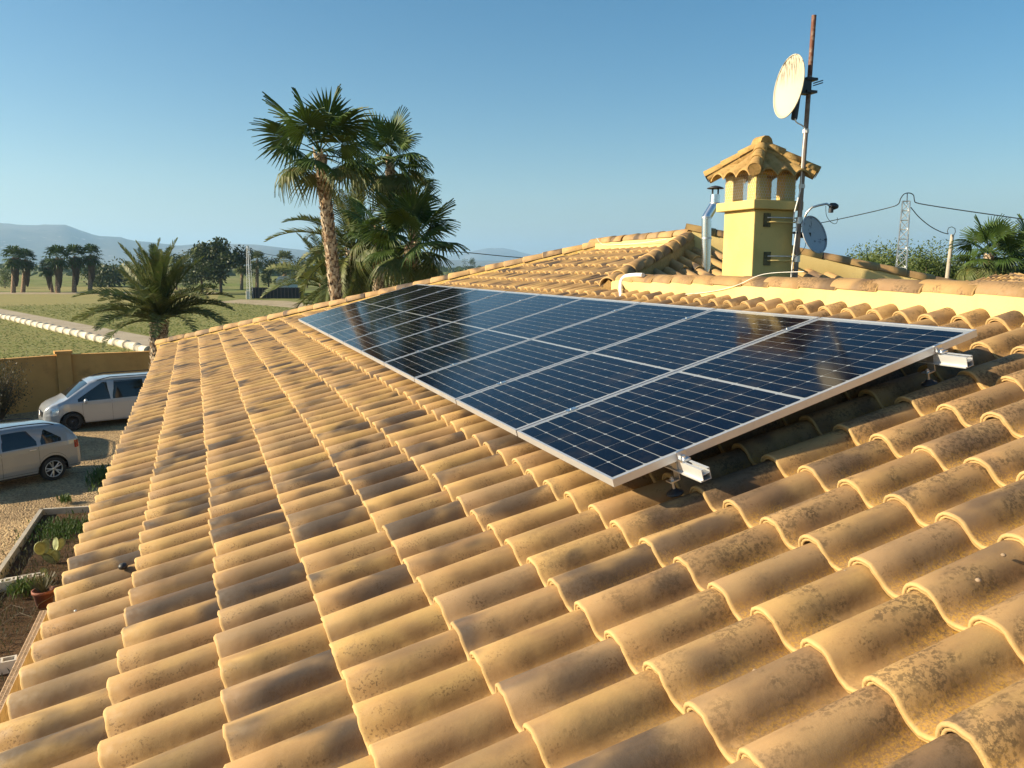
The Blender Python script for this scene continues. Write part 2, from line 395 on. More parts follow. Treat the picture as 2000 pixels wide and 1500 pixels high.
range_mesh('hills', MP2, 11500, 1200, .6)

# fields, road, yard (all on their own ground positions)
roadN = gp((-160, 575), (0, 614), (288, 683), (420, 716)); roadF = gp((-160, 570), (0, 603), (300, 659), (470, 692))
sheet('field_near', [(-60, 41), (22, 45), *[q for q in (gz(420, 716), gz(288, 683), gz(0, 614), gz(-160, 575))]], .004, M_FIELDA)
tag(bpy.data.objects['field_near'], kind='structure')
sheet('field_green', [*[gz(x, y) for x, y in ((470, 692), (300, 659), (0, 603))], *gp((0, 599), (250, 592), (480, 592), (640, 607), (1000, 640))], .004, M_FIELDA)
sheet('field_olive', gp((-200, 600), (0, 599), (250, 592), (420, 591), (430, 573), (0, 574), (-200, 574)), .008, M_FIELDB)
sheet('field_far', gp((-300, 569), (-300, 561), (0, 560), (200, 560), (420, 563), (420, 569)), .006, M_FIELDB)
sheet('dirt_road', [*roadN, *roadF[::-1]], .012, M_ROAD)
sheet('farm_track', gp((-300, 574.5), (-300, 571), (200, 570.5), (430, 571.5), (430, 575)), .016, M_DIRT)
sheet('dirt_bank', gp((410, 591), (470, 585), (560, 588), (660, 602), (640, 612), (560, 600), (470, 593)), .012, M_DIRT)
sheet('yard_gravel', [(-60, -6), (-.2, -6), (-.2, 17), (8, 18.5), (8, 39.4), (-5.4, 39.0), (-9.5, 37.5), (-30, 31), (-60, 22)], .02, M_GRAVEL)

# crop tufts: nobody could count them
def tufts(name, poly, count, h, w, m, z=.01, rows=None, seed=3):
    g = random.Random(seed); P = [Vector((p[0], p[1])) for p in poly]
    xs = [p.x for p in P]; ys = [p.y for p in P]; mb = MB(); n = 0; tries = 0
    def inside(x, y):
        c = False; j = len(P)-1
        for i in range(len(P)):
            if (P[i].y > y) != (P[j].y > y) and x < (P[j].x-P[i].x)*(y-P[i].y)/(P[j].y-P[i].y)+P[i].x: c = not c
            j = i
        return c
    while n < count and tries < count*12:
        tries += 1; x = g.uniform(min(xs), max(xs)); y = g.uniform(min(ys), max(ys))
        if g.random() > (min(ys)/y)**1.2 if min(ys) > 5 else False: continue
        if rows:
            (dx, dy), per = rows; ph = (x*dx+y*dy)/per; f = round(ph)-ph; x += dx*f*per*.8; y += dy*f*per*.8
        if not inside(x, y): continue
        n += 1; q = pixel(Vector((x, y, 0)))
        for k in range(3):
            a = g.uniform(0, 6.28); ww = w*g.uniform(.6, 1.3); hh = h*g.uniform(.5, 1.3); lx, ly = math.cos(a), math.sin(a)
            ox, oy = g.uniform(-w, w)*.5, g.uniform(-w, w)*.5
            mb.add([(x+ox-lx*ww*.3, y+oy-ly*ww*.3, z), (x+ox+lx*ww*.3, y+oy+ly*ww*.3, z), (x+ox+lx*ww*.7-ly*hh*.5, y+oy+ly*ww*.7+lx*hh*.5, z+hh), (x+ox-lx*ww*.5-ly*hh*.4, y+oy-ly*ww*.5+lx*hh*.4, z+hh*.9)], [(0, 1, 2, 3)])
    return tag(part(name, mb, m), kind='stuff')
tufts('crop_grass', [(-22, 44), (0, 44), gz(288, 690), gz(-30, 612)], 6000, .03, .10, M_CROP, rows=((.25, .97), .55), seed=1)
tufts('crop_leaves', gp((470, 690), (300, 657), (0, 601), (0, 596), (250, 591), (480, 592), (600, 605)), 6000, .035, .16, M_CROP, rows=((.25, .97), 1.1), seed=2)

# whitewashed concrete edging beside the road: separate round-topped segments
pa, pb = gz(-40, 611), gz(292, 690); dv = (pb-pa); Ls = dv.length; dv.normalize(); nseg = int(Ls/2.45); seg = Ls/nseg
kerb = thing('concrete_pipe_edging', 'white rounded concrete edging in short segments along the dirt road behind the yard wall', 'edging')
mb = MB(); mb.tube([(0.02, 0, .2), (.13, 0, .2), (.15, 0, .2), (seg-.16, 0, .2), (seg-.14, 0, .2), (seg-.10, 0, .2)], [.38, .38, .32, .32, .35, .35], 12)
segm = mb.mesh('segment', M_PIPE)
a = math.atan2(dv.y, dv.x)
for i in range(nseg):
    p = pa+dv*seg*i; link('segment', segm, kerb, mat=Matrix.Translation(p+Vector((0, 0, rng.uniform(-.04, .03)))) @ Matrix.Rotation(a+rng.uniform(-.01, .01), 4, 'Z'))

# ------------------------------------------------------------------ yard wall
wt = [(-60, 21.5), (-30, 30.5), (-9.6, 36.9), (-5.45, 38.9), (-1.6, 39.2), (4, 39.6)]
yw = thing('yard_wall', 'ochre rendered yard wall with a square pillar behind the parked van', 'wall')
mb = MB()
for (x0, y0), (x1, y1) in zip(wt, wt[1:]):
    h = 2.3; d = Vector((x1-x0, y1-y0, 0)); L = d.length; an = math.atan2(d.y, d.x)
    mb.box(((x0+x1)/2, (y0+y1)/2, h/2), (L+.02, .2, h), Matrix.Rotation(an, 3, 'Z'))
part('wall_panel', mb, M_WALLY, yw)
mb = MB()
for (x0, y0), (x1, y1) in zip(wt, wt[1:]):
    d = Vector((x1-x0, y1-y0, 0)); L = d.length; an = math.atan2(d.y, d.x)
    mb.box(((x0+x1)/2, (y0+y1)/2, 2.325), (L+.02, .26, .05), Matrix.Rotation(an, 3, 'Z'))
part('coping', mb, M_WALLY, yw)
mb = MB(); an = math.atan2(2.0, 4.15)*.5
mb.box((-5.45, 38.82, 1.2), (.55, .42, 2.4), Matrix.Rotation(an, 3, 'Z')); pl_ = part('pillar', mb, M_WALLY, yw)
mb = MB(); mb.box((-5.45, 38.82, 2.46), (.68, .54, .12), Matrix.Rotation(an, 3, 'Z')); part('pillar_cap', mb, M_WALLY, pl_)

# ------------------------------------------------------------------ the house
house = thing('house', 'house with low terracotta tile roof, cream mortar ridges and a chimney', 'house')
EV = -2.44; ROW = .4005; PU = .225
def hipu(v): return 9.62+(5.12-v)*.83                # far hip line
def hip2u(v): return 5.30+(v-2.93)*.72               # hip of the higher block
UMIN = -7.0
zb = .277                                            # tile bed below the panel plane
# decks
mb = MB(); off = zb+.03
D0 = RP(hip2u(2.93), 2.93, off); PK = RP(hip2u(5.15), 5.15, off)
def low(p, z): return Vector((p.x, p.y, z))
pts = [RP(UMIN, EV+.06, off), RP(UMIN, 3.0, off), RP(hip2u(2.95), 3.0, off), RP(hip2u(5.15), 5.15, off), RP(hipu(5.15), 5.15, off), RP(hipu(EV+.06), EV+.06, off)]
mb.add(pts, [(0, 1, 2, 3, 4, 5)])
mb.add([p-Vector((0, 0, .12)) for p in pts], [(5, 4, 3, 2, 1, 0)])
a, b = pts[4], pts[5]; ezl = b.z
mb.add([a, b, Vector((14, b.y, ezl)), Vector((11, a.y, a.z-.1))], [(3, 2, 1, 0)])          # slope facing away
E1 = Vector((4.75, UMIN+O.y, 5.35)); E2 = Vector((4.75, D0.y, 5.35))
roof = part('roof', mb, M_MORTAR, house)

# one S tile: crest, flank and trough, real thickness, double lip at the mouth
PROF = [(-.002, .000), (.000, .024), (.007, .046), (.020, .064), (.038, .076), (.060, .082), (.082, .081), (.102, .074), (.118, .062), (.131, .046), (.142, .028), (.151, .014), (.162, .0045), (.180, .000), (.200, .0005), (.220, .006), (.236, .012)]
def tile_mesh_data(seed, LEN=.452, th=.013, lift=.027, prof=PROF, W_=None):
    g = random.Random(seed); n = len(prof); vs = []; uv = []; fs = []
    j1, j2 = g.uniform(-.002, .002), g.uniform(-.003, .003); bow = g.uniform(-.0015, .002)
    def ring(x, dz, inset, jj=0.0):
        for i, (s, h) in enumerate(prof):
            k = x/LEN; z = h + lift*(1-k) - .003*k
            i0, i1 = max(i-1, 0), min(i+1, n-1); tx, tz = prof[i1][0]-prof[i0][0], prof[i1][1]-prof[i0][1]; L = math.hypot(tx, tz)
            nx, nz = -tz/L, tx/L
            sc = 1-.03*k
            yy = -((s-.07)*sc + nx*dz) ; zz = z*1.0 + nz*dz + bow*math.sin(k*3.14)
            lipw = (.0014*math.sin(s*70+seed)+.0045*mnoise.noise(Vector((s*55, seed*3.1, x*40)))+.003*max(0, mnoise.noise(Vector((s*160, seed*7.7, 2))))) if x < .02 else 0
            vs.append((x+inset+lipw, yy, zz)); uv.append((s, max(x+inset, 0)))
    stations = [(0.0035, 0), (.0, -.0015)]
    ring(0.004, 0, 0); ring(.15, 0, 0); ring(.30, 0, 0); ring(LEN, 0, 0)
    for q in range(3):
        for i in range(n-1): fs.append((q*n+i, (q+1)*n+i, (q+1)*n+i+1, q*n+i+1))
    nsm = len(fs)
    # lip
    ring(-.001, -.005, 0); ring(0.0, -.012, 0); ring(.006, -.0125, 0); ring(.0055, -.0135, 0); ring(.003, -.016, 0); ring(.004, -.0235, 0); ring(.09, -th-.003, 0)
    order = [0, 4, 5, 6, 7, 8, 9, 10]
    for a, b in zip(order[:-1], order[1:]):
        for i in range(n-1): fs.append((b*n+i, a*n+i, a*n+i+1, b*n+i+1))
    # side edge towards the viewer and the far side
    for e in (0, n-1):
        A = [q*n+e for q in (4, 1, 2, 3)]
        base = len(vs)
        for q in (0, 1, 2, 3):
            x, y, z = vs[q*n+e]; vs.append((x, y, z-th)); uv.append(uv[q*n+e])
        for q in range(3): fs.append((q*n+e, (q+1)*n+e, base+q+1, base+q) if e == n-1 else (base+q, base+q+1, (q+1)*n+e, q*n+e))
    return vs, fs, uv, nsm
VARI = [tile_mesh_data(i) for i in range(6)]
TM = []
for vs, fs, uv, nsm in VARI:
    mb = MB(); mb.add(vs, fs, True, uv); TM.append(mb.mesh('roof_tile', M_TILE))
spots = []
k = 0; kmin = -6
for k in range(-6, 13):
    v = -.04+ROW*k
    if k == -6: v = EV
    for j in range(int(UMIN/PU), 80):
        u = -.02+PU*j
        if u > hipu(v+.2)-.02: continue
        if v > 5.12-.15: continue
        if v > 2.45 and v < 2.93:
            if u < hip2u(2.93) and v > 2.9: continue
        if v >= 2.9 and u < hip2u(v+.35)+.05: continue
        spots.append((u, v, k, j))
def tile_matrix(u, v, g):
    uu = u+g.gauss(0, .0035); vv = v+g.gauss(0, .0055)
    return Matrix.Translation(RP(uu, vv, zb+g.gauss(0, .0012))) @ RM @ Matrix.Rotation(g.gauss(0, .011), 4, 'Z') @ Matrix.Rotation(g.gauss(0, .005), 4, 'Y')
g = random.Random(5); rank = []
for sp in spots:
    u, v, k, j = sp; q = pixel(RP(u, v+.15, .2)); vis = 0
    if q and -60 < q[0] < 2080 and 480 < q[1] < 1600:
        under = (.25 < v+.35 and v < 1.75 and .35 < u < 10.3)
        vis = 1/q[2]**2 * (.0 if under else 1)
    rank.append((vis, sp, tile_matrix(u, v, g), g.randrange(6), g.random()))
rank.sort(key=lambda r: -r[0])
for vis, sp, m, vi, r_ in rank[:300]:
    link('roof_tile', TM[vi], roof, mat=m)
mb = MB()
for vis, sp, m, vi, r_ in rank[300:]:
    u = sp[0]; q = pixel(RP(u, sp[1], .2))
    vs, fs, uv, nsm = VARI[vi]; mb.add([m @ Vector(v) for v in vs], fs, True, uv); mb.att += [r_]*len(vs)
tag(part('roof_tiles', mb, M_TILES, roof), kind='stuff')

# barrel cap tile along +X, mouth at x=0
def cap_data(seed, L=.42, r0=.105, r1=.085, th=.014, half=1.0):
    n = 13; vs = []; uv = []; fs = []
    for (x, r) in ((0, r0), (.0, r0-th), (L, r1), (L*.5, (r0+r1)/2), (.15, r0-th-.01)):
        for i in range(n):
            a = math.pi*(i/(n-1)); vs.append((x, math.cos(a)*r*1.05, math.sin(a)*r*half)); uv.append((.02+.12*i/n, max(x, 0)))
    def st(a, b):
        for i in range(n-1): fs.append((a*n+i, a*n+i+1, b*n+i+1, b*n+i))
    st(3, 0); st(2, 3); st(0, 1); st(1, 4)
    return vs, fs, uv
CV = cap_data(1); mbc = MB(); mbc.add(CV[0], CV[1], True, CV[2]); CAPM = mbc.mesh('ridge_tile', M_TILE)
capm2 = cap_data(2, .44, .120, .104, half=.72); mbc = MB(); mbc.add(capm2[0], capm2[1], True, capm2[2]); CAPM2 = mbc.mesh('ridge_tile', M_TILE)
def ridge(a, b, width, hgt, capmesh, step, parent, name='ridge_bedding', mat=M_MORTAR, jit=.008, down=True, lean=.018, top=.0):
    """mortar bed with barrel caps on it; a -> b, mouths towards a"""
    a, b = Vector(a), Vector(b); d = b-a; L = d.length; d.normalize(); side = Vector((0, 0, 1)).cross(d).normalized(); upv = d.cross(side)
    mb = MB(); n = max(2, int(L/.22)); gg = random.Random(int(L*1000)); vs = []
    prof = [(-.5, -1), (-.52, -.5), (-.5, -.12), (-.40, -.02), (0, .25), (.40, -.02), (.5, -.12), (.52, -.5), (.5, -1)]
    for i in range(n+1):
        p = a+d*L*i/n
        for (s, h) in prof:
            vs.append(p+side*(s*width+gg.uniform(-.008, .008))+upv*(h*hgt+gg.uniform(-.006, .006)))
    m = len(prof); fs = [(i*m+k, i*m+k+1, (i+1)*m+k+1, (i+1)*m+k) for i in range(n) for k in range(m-1)]
    mb.add(vs, fs, True); mb.add(vs[:m], [tuple(range(m))[::-1]]); mb.add(vs[-m:], [tuple(range(m))])
    bed = part(name, mb, mat, parent)
    c = int(L/step)
    for i in range(c+1):
        p = a+d*(i*step-.02)
        if i*step > L-.1: break
        z = (upv+d*(-lean)).normalized(); y = z.cross(d).normalized(); x = y.cross(z)
        mm = basis(p+side*gg.gauss(0, jit)+upv*(gg.gauss(0, jit*.5)+top), x, y, z)
        link('ridge_tile', capmesh, bed, mat=mm @ Matrix.Rotation(gg.gauss(0, .02), 4, 'Z'))
    return bed
# far hip (rises from the far eave corner), bedded caps
ridge(RP(hipu(EV-.02)-.05, EV-.02, .175), RP(hipu(5.12)-.03, 5.12, .165), .20, .14, CAPM, .37, house, 'hip_ridge')
# high ridge of the taller block
ridge(RP(hip2u(5.15), 5.22, .10), RP(hipu(5.15)+.05, 5.16, .12), .22, .25, CAPM, .36, house, 'ridge_bedding', M_CREAM)
# hip towards the lower ridge
ridge(RP(hip2u(2.93)+.02, 2.95, .145), RP(hip2u(5.15), 5.17, .115), .20, .26, CAPM, .30, house, 'hip_ridge', M_MOSSY)
# cream parapet with barrel coping along the ridge
PX = RP(0, 2.93, .24).x; PZ = RP(0, 2.93, .24).z
mb = MB(); y0, y1 = UMIN+O.y, RP(hip2u(2.93), 2.93).y-.02; n = 46; vs = []
for i in range(n+1):
    y = y0+(y1-y0)*i/n; e = .006*mnoise.noise(Vector((y*2, 0, 0)))
    vs += [Vector((PX+e, y, PZ-.12)), Vector((PX+e, y, PZ+.135)), Vector((PX+.03+e, y, PZ+.16)), Vector((PX+.22, y, PZ+.16)), Vector((PX+.25, y, PZ+.12)), Vector((PX+.25, y, PZ-.5))]
mb.add(vs, [(i*6+k, i*6+k+1, (i+1)*6+k+1, (i+1)*6+k) for i in range(n) for k in range(5)], True)
mb.add(vs[-6:], [(0, 1, 2, 3, 4, 5)])
par = part('parapet', mb, M_CREAM, house)
y = y1-.02; i = 0
while y > y0+.2:
    st = .375+rng.uniform(-.02, .03)
    mm = basis(Vector((PX+.125, y-st-.04, PZ+.138)), Vector((0, 1, .045)).normalized(), Vector((-1, 0, 0)), Vector((0, -.045, 1)).normalized())
    link('ridge_tile', CAPM2, par, mat=mm @ Matrix.Rotation(rng.gauss(0, .02), 4, 'Z')); y -= st
# roof plane facing the camera on the taller block
KD = .35; DB = RP(hip2u(2.93), 2.93, off); PKt = RP(hip2u(5.15), 5.17, off)
def DP(x, y, up_=0.0): return Vector((x, y, DB.z+KD*(y-DB.y)*(PKt.z-DB.z)/(KD*(PKt.y-DB.y))+up_))
kd = (PKt.z-DB.z)/(PKt.y-DB.y)
DN = Vector((0, -kd, 1)).normalized(); DU = Vector((0, 1, kd)).normalized()
H3 = Vector((10.2, 7.35, DP(10.2, 7.35).z))
mb = MB(); yb = 6.0
mb.add([DP(4.9, yb), DP(DB.x, DB.y), DP(PKt.x, PKt.y), DP(H3.x, H3.y), DP(10.5, yb)], [(0, 4, 3, 2, 1)])
mb.add([DP(PKt.x, PKt.y), DP(H3.x, H3.y), Vector((12, 9, 5.2)), Vector((12, 15, 5.2)), RP(hipu(5.15), 5.15, off)], [(0, 1, 2, 3, 4)])
rear = part('rear_roof', mb, M_MORTAR, house)
mb = MB(); gg = random.Random(9)
for a in range(-2, 12):
    for b in range(0, 30):
        x = 4.75+b*.225; y = 6.1+a*.376
        f = (y+.25-DB.y)/(PKt.y-DB.y); xl = DB.x+(PKt.x-DB.x)*f; xr = PKt.x+(H3.x-PKt.x)*((PKt.y-(y+.2))/(PKt.y-H3.y))
        if x < xl or x > xr or y > PKt.y-.2 or (x < 4.95): continue
        m = basis(DP(x, y, .03), DU, Vector((-1, 0, 0)), DN) @ Matrix.Rotation(gg.gauss(0, .008), 4, 'Z')
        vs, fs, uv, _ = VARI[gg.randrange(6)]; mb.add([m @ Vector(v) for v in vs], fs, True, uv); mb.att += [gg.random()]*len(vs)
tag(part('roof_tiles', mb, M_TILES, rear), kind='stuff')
ridge(H3+Vector((0, 0, .22)), DP(PKt.x, PKt.y, .27), .2, .27, CAPM, .37, house, 'hip_ridge', M_CREAM)
# block under the roofs
mb = MB(); ex = RP(0, EV, 0).x+.42; ez = RP(0, EV, off).z-.02
mb.box(((ex+10)/2, (UMIN+O.y+18.2)/2, ez/2), (10-ex, 18.2-UMIN-O.y, ez)); part('wall', mb, M_CREAM, house)
mb = MB(); mb.box((ex-.12, (UMIN+O.y+18.3)/2, ez-.03), (.36, 18.3-UMIN-O.y, .12)); part('cornice', mb, M_CREAM, house)
# slope behind the parapet
mb = MB(); mb.add([Vector((PX+.24, UMIN+O.y, PZ-.15)), Vector((PX+.24, DB.y, PZ-.15)), Vector((10.3, DB.y, PZ-1.7)), Vector((10.3, UMIN+O.y, PZ-1.7))], [(0, 1, 2, 3)])
part('rear_slope', mb, M_MORTAR, house)

# ------------------------------------------------------------------ chimney (a part of the house)
KS = .889; CX, CY, CA, CZ = 4.80, 6.03, .453, H+.60*.889
mb = MB(); nz = 8
mb.box((CX+CA/2, CY+CA/2, (CZ+5.2)/2), (CA, CA, CZ-5.2)); ch = part('chimney', mb, M_CHIM, house)
bm = ch.modifiers.new('b', 'BEVEL'); bm.width = .008; bm.segments = 2
mb = MB(); mb.box((CX+CA/2, CY+CA/2, CZ+.047*KS), (CA+.13*KS, CA+.13*KS, .094*KS)); o = part('ledge', mb, M_CHIM, ch)
bm = o.modifiers.new('b', 'BEVEL'); bm.width = .008; bm.segments = 2
zc = CZ+.094*KS; PH = .27*KS
mbp = MB(); mbp.box((0, 0, PH/2), (.118, .118, PH)); pm = mbp.mesh('pillar', M_CHIM)
for i in range(3):
    for j in range(3):
        if i == 1 or j == 1: continue
        link('pillar', pm, ch, loc=(CX+.060+(CA-.12)*i/2, CY+.060+(CA-.12)*j/2, zc))
# chicken wire round the openings
mb = MB(); w = .0016; s = .028; cc = Vector((CX+CA/2, CY+CA/2, 0)); hw = CA/2+.008
for face in range(4):
    an = face*math.pi/2; R3 = Matrix.Rotation(an, 3, 'Z')
    for a in range(18):
        for b in range(10):
            x = -hw+.014+a*s+(s/2 if b % 2 else 0); z = zc+.012+b*s*.95
            if x > hw-.01: continue
            for (x1, z1) in ((x, z+s*.5), (x+s/2, z+s*.95), (x-s/2, z+s*.95)):
                x0, z0 = (x, z) if x1 == x else (x, z+s*.5)
                p0, p1 = cc+R3 @ Vector((x0, -hw, z0)), cc+R3 @ Vector((x1, -hw, z1))
                mb.tube([p0, p1], w, 3, False)
part('wire_mesh', mb, M_STEEL, ch)
# tiled cap: four little slopes with hips
cc = Vector((CX+CA/2, CY+CA/2, 0)); HW = .385*KS; zE = zc+PH-.012; zA = zE+.27*KS
def capslope(an):
    Rz = Matrix.Rotation(an, 3, 'Z'); mb = MB(); n = 73; m = 7; vs = []
    for j in range(m):
        f = j/(m-1)                                        # 0 eave, 1 apex
        for i in range(n):
            q = (i/(n-1)*2-1); half = HW*(1-f)*1.02+.012
            x = q*half; ph = (x/.19)*math.pi
            wv = .075*abs(math.cos(ph))**.55-.045
            z = zE+(zA-zE)*f+wv*(1-f*.5)+.02
            vs.append(cc+Rz @ Vector((x, -(HW*(1-f)+.01), z)))
    fs = [(j*n+i, j*n+i+1, (j+1)*n+i+1, (j+1)*n+i) for j in range(m-1) for i in range(n-1)]
    mb.add(vs, fs, True)
    vs2 = [v-Vector((0, 0, .016)) for v in vs]; mb.add(vs2, [f[::-1] for f in fs], True)
    mb.add(vs[:n]+vs2[:n], [(i+1, i, n+i, n+i+1) for i in range(n-1)], False)
    part('cap_tile', mb, M_MOSSY, ch)
for q in range(4): capslope(q*math.pi/2)
mb = MB(); mb.box((cc.x, cc.y, zE+.055), (HW*1.45, HW*1.45, .04)); 
for q in range(4):
    an = math.pi/4+q*math.pi/2; dh = Vector((math.cos(an), math.sin(an), 0)); mb.tube([cc+dh*(HW*1.41+.005)+Vector((0, 0, zE+.012)), cc+Vector((0, 0, zA+.02))], .055, 10)
part('cap_slab', mb, M_MOSSY, ch)
cd3 = cap_data(3, .25, .060, .050, .012); mbh = MB(); mbh.add(cd3[0], cd3[1], True, cd3[2])
mbh.add([(0.001, .06*math.cos(a), .06*math.sin(a)-.0) for a in [math.pi*2*i/14 for i in range(14)]], [tuple(range(14))]); hm = mbh.mesh('hip_tile', M_MOSSY)
for q in range(4):
    an = math.pi/4+q*math.pi/2; dh = Vector((math.cos(an), math.sin(an), 0)); tipo = cc+dh*(HW*1.41+.02)+Vector((0, 0, zE+.015)); apex = cc+Vector((0, 0, zA+.03))
    d = (apex-tipo); L = d.length; d.normalize(); y = Vector((0, 0, 1)).cross(d).normalized(); z = d.cross(y)
    for i in range(3):
        link('hip_tile', hm, ch, mat=basis(tipo+d*(i*.18)+z*(.012+.006*i), d, y, z))
mb = MB(); vs = []
for (x, z) in [(-.07, 0), (-.07, .08), (-.053, .115), (-.02, .137), (.02, .137), (.053, .115), (.07, .08), (.07, 0)]:
    for y in (-.067, .067): vs.append(cc+Vector((x, y, zA+.0+z)))
mb.add(vs, [(2*i, 2*i+1, 2*i+3, 2*i+2) for i in range(7)]+[tuple(range(0, 16, 2))[::-1], tuple(range(1, 16, 2))]); part('finial', mb, M_MOSSY, ch)

# ------------------------------------------------------------------ flue pipe
fl = thing('flue_pipe', 'bright steel flue pipe with an elbow and rain cap left of the chimney', 'flue pipe')
FY = 8.75
def fp(x, y): return atY(x, y, FY)
b0, b1, t0, t1 = fp(1380, 505), fp(1380, 425), fp(1396, 399), fp(1397, 380)
rp = .062
mb = MB(); mb.tube([b0-Vector((0, 0, .2)), b1], rp, 16); part('lower_pipe', mb, M_FLUE, fl)
mb = MB(); mb.tube([b1-Vector((0, 0, .01)), b1+(t0-b1)*.12+Vector((0, 0, .0)), b1+(t0-b1)*.88, t0+Vector((0, 0, .01))], rp*.985, 16); part('elbow', mb, M_FLUE, fl)
mb = MB(); mb.tube([t0, t1], rp, 16); part('upper_pipe', mb, M_FLUE, fl)
for z_ in (b1, (b0+b1)/2, t0+Vector((0, 0, .01))):
    mb = MB(); mb.tube([z_-Vector((0, 0, .012)), z_+Vector((0, 0, .012))], rp*1.07, 16); part('joint_band', mb, M_STEEL, fl)
mb = MB(); mb.lathe([(0, .0), (.105, -.012), (.11, -.004), (.05, .02), (0, .03)], 20, Matrix.Translation(t1+Vector((0, 0, .085)))); cp = part('rain_cap', mb, M_DARKM, fl)
for a in range(4):
    mb = MB(); q = t1+Vector((math.cos(a*1.57)*.05, math.sin(a*1.57)*.05, 0)); mb.tube([q-Vector((0, 0, .02)), q+Vector((0, 0, .08))], .006, 5); part('strut', mb, M_DARKM, fl)

# ------------------------------------------------------------------ mast and dishes
MY = 5.955
mB, mT = atY(1553, 548, MY), atY(1590, 30, MY)
ms = thing('antenna_mast', 'tall rusty steel mast strapped to the chimney side', 'mast')
mb = MB(); md = (mT-mB).normalized(); mb.tube([mB-md*.5, mB+md*1.0, mT], .0215, 12); part('pole', mb, M_MAST, ms)
for y_ in (427, 503):
    c0 = atY(1508, y_+2, MY); zc_ = c0.z
    mb = MB(); mb.box((c0.x, CY-.006, zc_), (.075, .012, .125)); pt = part('wall_plate', mb, M_PLATE, ms)
    pm_ = mB+md*((zc_-mB.z)/md.z)
    for dz in (-.018, .022):
        mb = MB(); mb.tube([(c0.x, CY-.012, zc_+dz), (c0.x+.03, MY+.02, zc_+dz), (pm_.x+.03, MY+.02, zc_+dz)], .007, 6); part('bracket_arm', mb, M_STEEL if dz > 0 else M_CREAM, ms)
    mb = MB(); mb.tube([pm_-md*.03, pm_+md*.03], .031, 10); part('clamp', mb, M_STEEL, ms)
for y_ in (256, 364):
    q = atY(1573-(y_-256)*.05, y_, MY); zq = q.z; pm_ = mB+md*((zq-mB.z)/md.z)
    mb = MB(); mb.tube([pm_-md*.018, pm_+md*.018], .0285, 10); part('tape_band', mb, M_WHITE, ms)
def dish(name, c, nrm, rad, mat, label, depth=.05, asp=1.06):
    th_ = thing(name, label, 'satellite dish'); m = frame_to(nrm, c); mb = MB(); n = 36; k = 8; vs = []
    for off_ in (0, -.006):
        for j in range(k+1):
            r = rad*j/k
            for i in range(n):
                a = 2*math.pi*i/n; vs.append(m @ Vector((r*math.cos(a)/asp, r*math.sin(a)*1.0, depth*(j/k)**2-depth+off_)))
    base = (k+1)*n
    fs = [(j*n+i, j*n+(i+1) % n, (j+1)*n+(i+1) % n, (j+1)*n+i) for j in range(k) for i in range(n)]
    mb.add(vs, fs+[tuple(base+q for q in f[::-1]) for f in fs]+[(k*n+i, k*n+(i+1) % n, base+k*n+(i+1) % n, base+k*n+i) for i in range(n)], True)
    part('reflector', mb, mat, th_)
    mb = MB(); rim = [m @ Vector((rad*math.cos(2*math.pi*i/n)/asp, rad*math.sin(2*math.pi*i/n), 0)) for i in range(n+1)]; mb.tube(rim, .006, 6, False); part('rim', mb, mat, th_)
    return th_, m
c1 = atY(1540, 169, MY+.02)
d1, m1 = dish('satellite_dish', c1, Vector((-.968, .20, .09)), .272, M_DISH, 'large cream round dish with dark streaks high on the mast')
mpt = mB+md*((c1.z+.02-mB.z)/md.z)
mb = MB(); bk = m1 @ Vector((0, 0, -.075)); mid = (bk+mpt)/2; mb.box(mid, ((mpt-bk).length, .07, .13), Matrix.Rotation(.02, 3, 'Z')); part('mount_bracket', mb, M_BLACK, d1)
for dz in (-.055, .055):
    mb = MB(); mb.box(mpt+Vector((.0, 0, dz)), (.12, .09, .022)); part('clamp', mb, M_DARKM, d1)
for dz in (-.0, .02):
    mb = MB(); q = mpt+Vector((.03, -.02, dz)); mb.tube([q, q+Vector((.09, -.02, .03))], .005, 5); part('bolt', mb, M_DARKM, d1)
mb = MB(); q = atY(1554, 222, MY+.02); mb.box(q+Vector((0, 0, .07)), (.055, .05, .26), Matrix.Rotation(.12, 3, 'Y')); o = part('radio_box', mb, M_DARKM, d1)
bm = o.modifiers.new('b', 'BEVEL'); bm.width = .02; bm.segments = 3
def cable(name, label, pts, r, m, cat='cable', group=None, sub=6, parent=None):
    P = [Vector(p) for p in pts]; out = []
    for i in range(len(P)-1):
        p0, p1, p2, p3 = P[max(i-1, 0)], P[i], P[i+1], P[min(i+2, len(P)-1)]
        for k in range(sub):
            t_ = k/sub; out.append(.5*((2*p1)+(-p0+p2)*t_+(2*p0-5*p1+4*p2-p3)*t_*t_+(-p0+3*p1-3*p2+p3)*t_**3))
    out.append(P[-1]); mb = MB(); mb.tube(out, r, 6); o = part(name, mb, m, parent)
    return tag(o, label, cat, group) if parent is None else o
cable('cable', 'white cable running down the mast from the upper dish', [atY(x, y, MY-.03) for x, y in ((1553, 232), (1556, 239), (1568, 246), (1572, 256), (1568, 300), (1564, 364), (1561, 380), (1550, 425), (1556, 440), (1549, 500), (1545, 545))], .006, M_WHITE)
c2 = atY(1591, 458, MY-.04)
d2, m2 = dish('satellite_dish', c2, Vector((.22, -.90, .30)), .180, M_DISH2, 'smaller grey dish with a feed arm low on the mast', .035, 1.0)
q2 = mB+md*((atY(1562, 455, MY).z-mB.z)/md.z); bk2 = m2 @ Vector((0, 0, -.085))
mb = MB(); mb.box((bk2+q2)/2, ((q2-bk2).length, .04, .05), Matrix.Rotation(-.2, 3, 'Z')); part('mount_bracket', mb, M_BLACK, d2)
mb = MB(); mb.tube([q2-Vector((.06, 0, 0)), q2+Vector((.03, 0, 0))], .012, 6); part('clamp', mb, M_DARKM, d2)
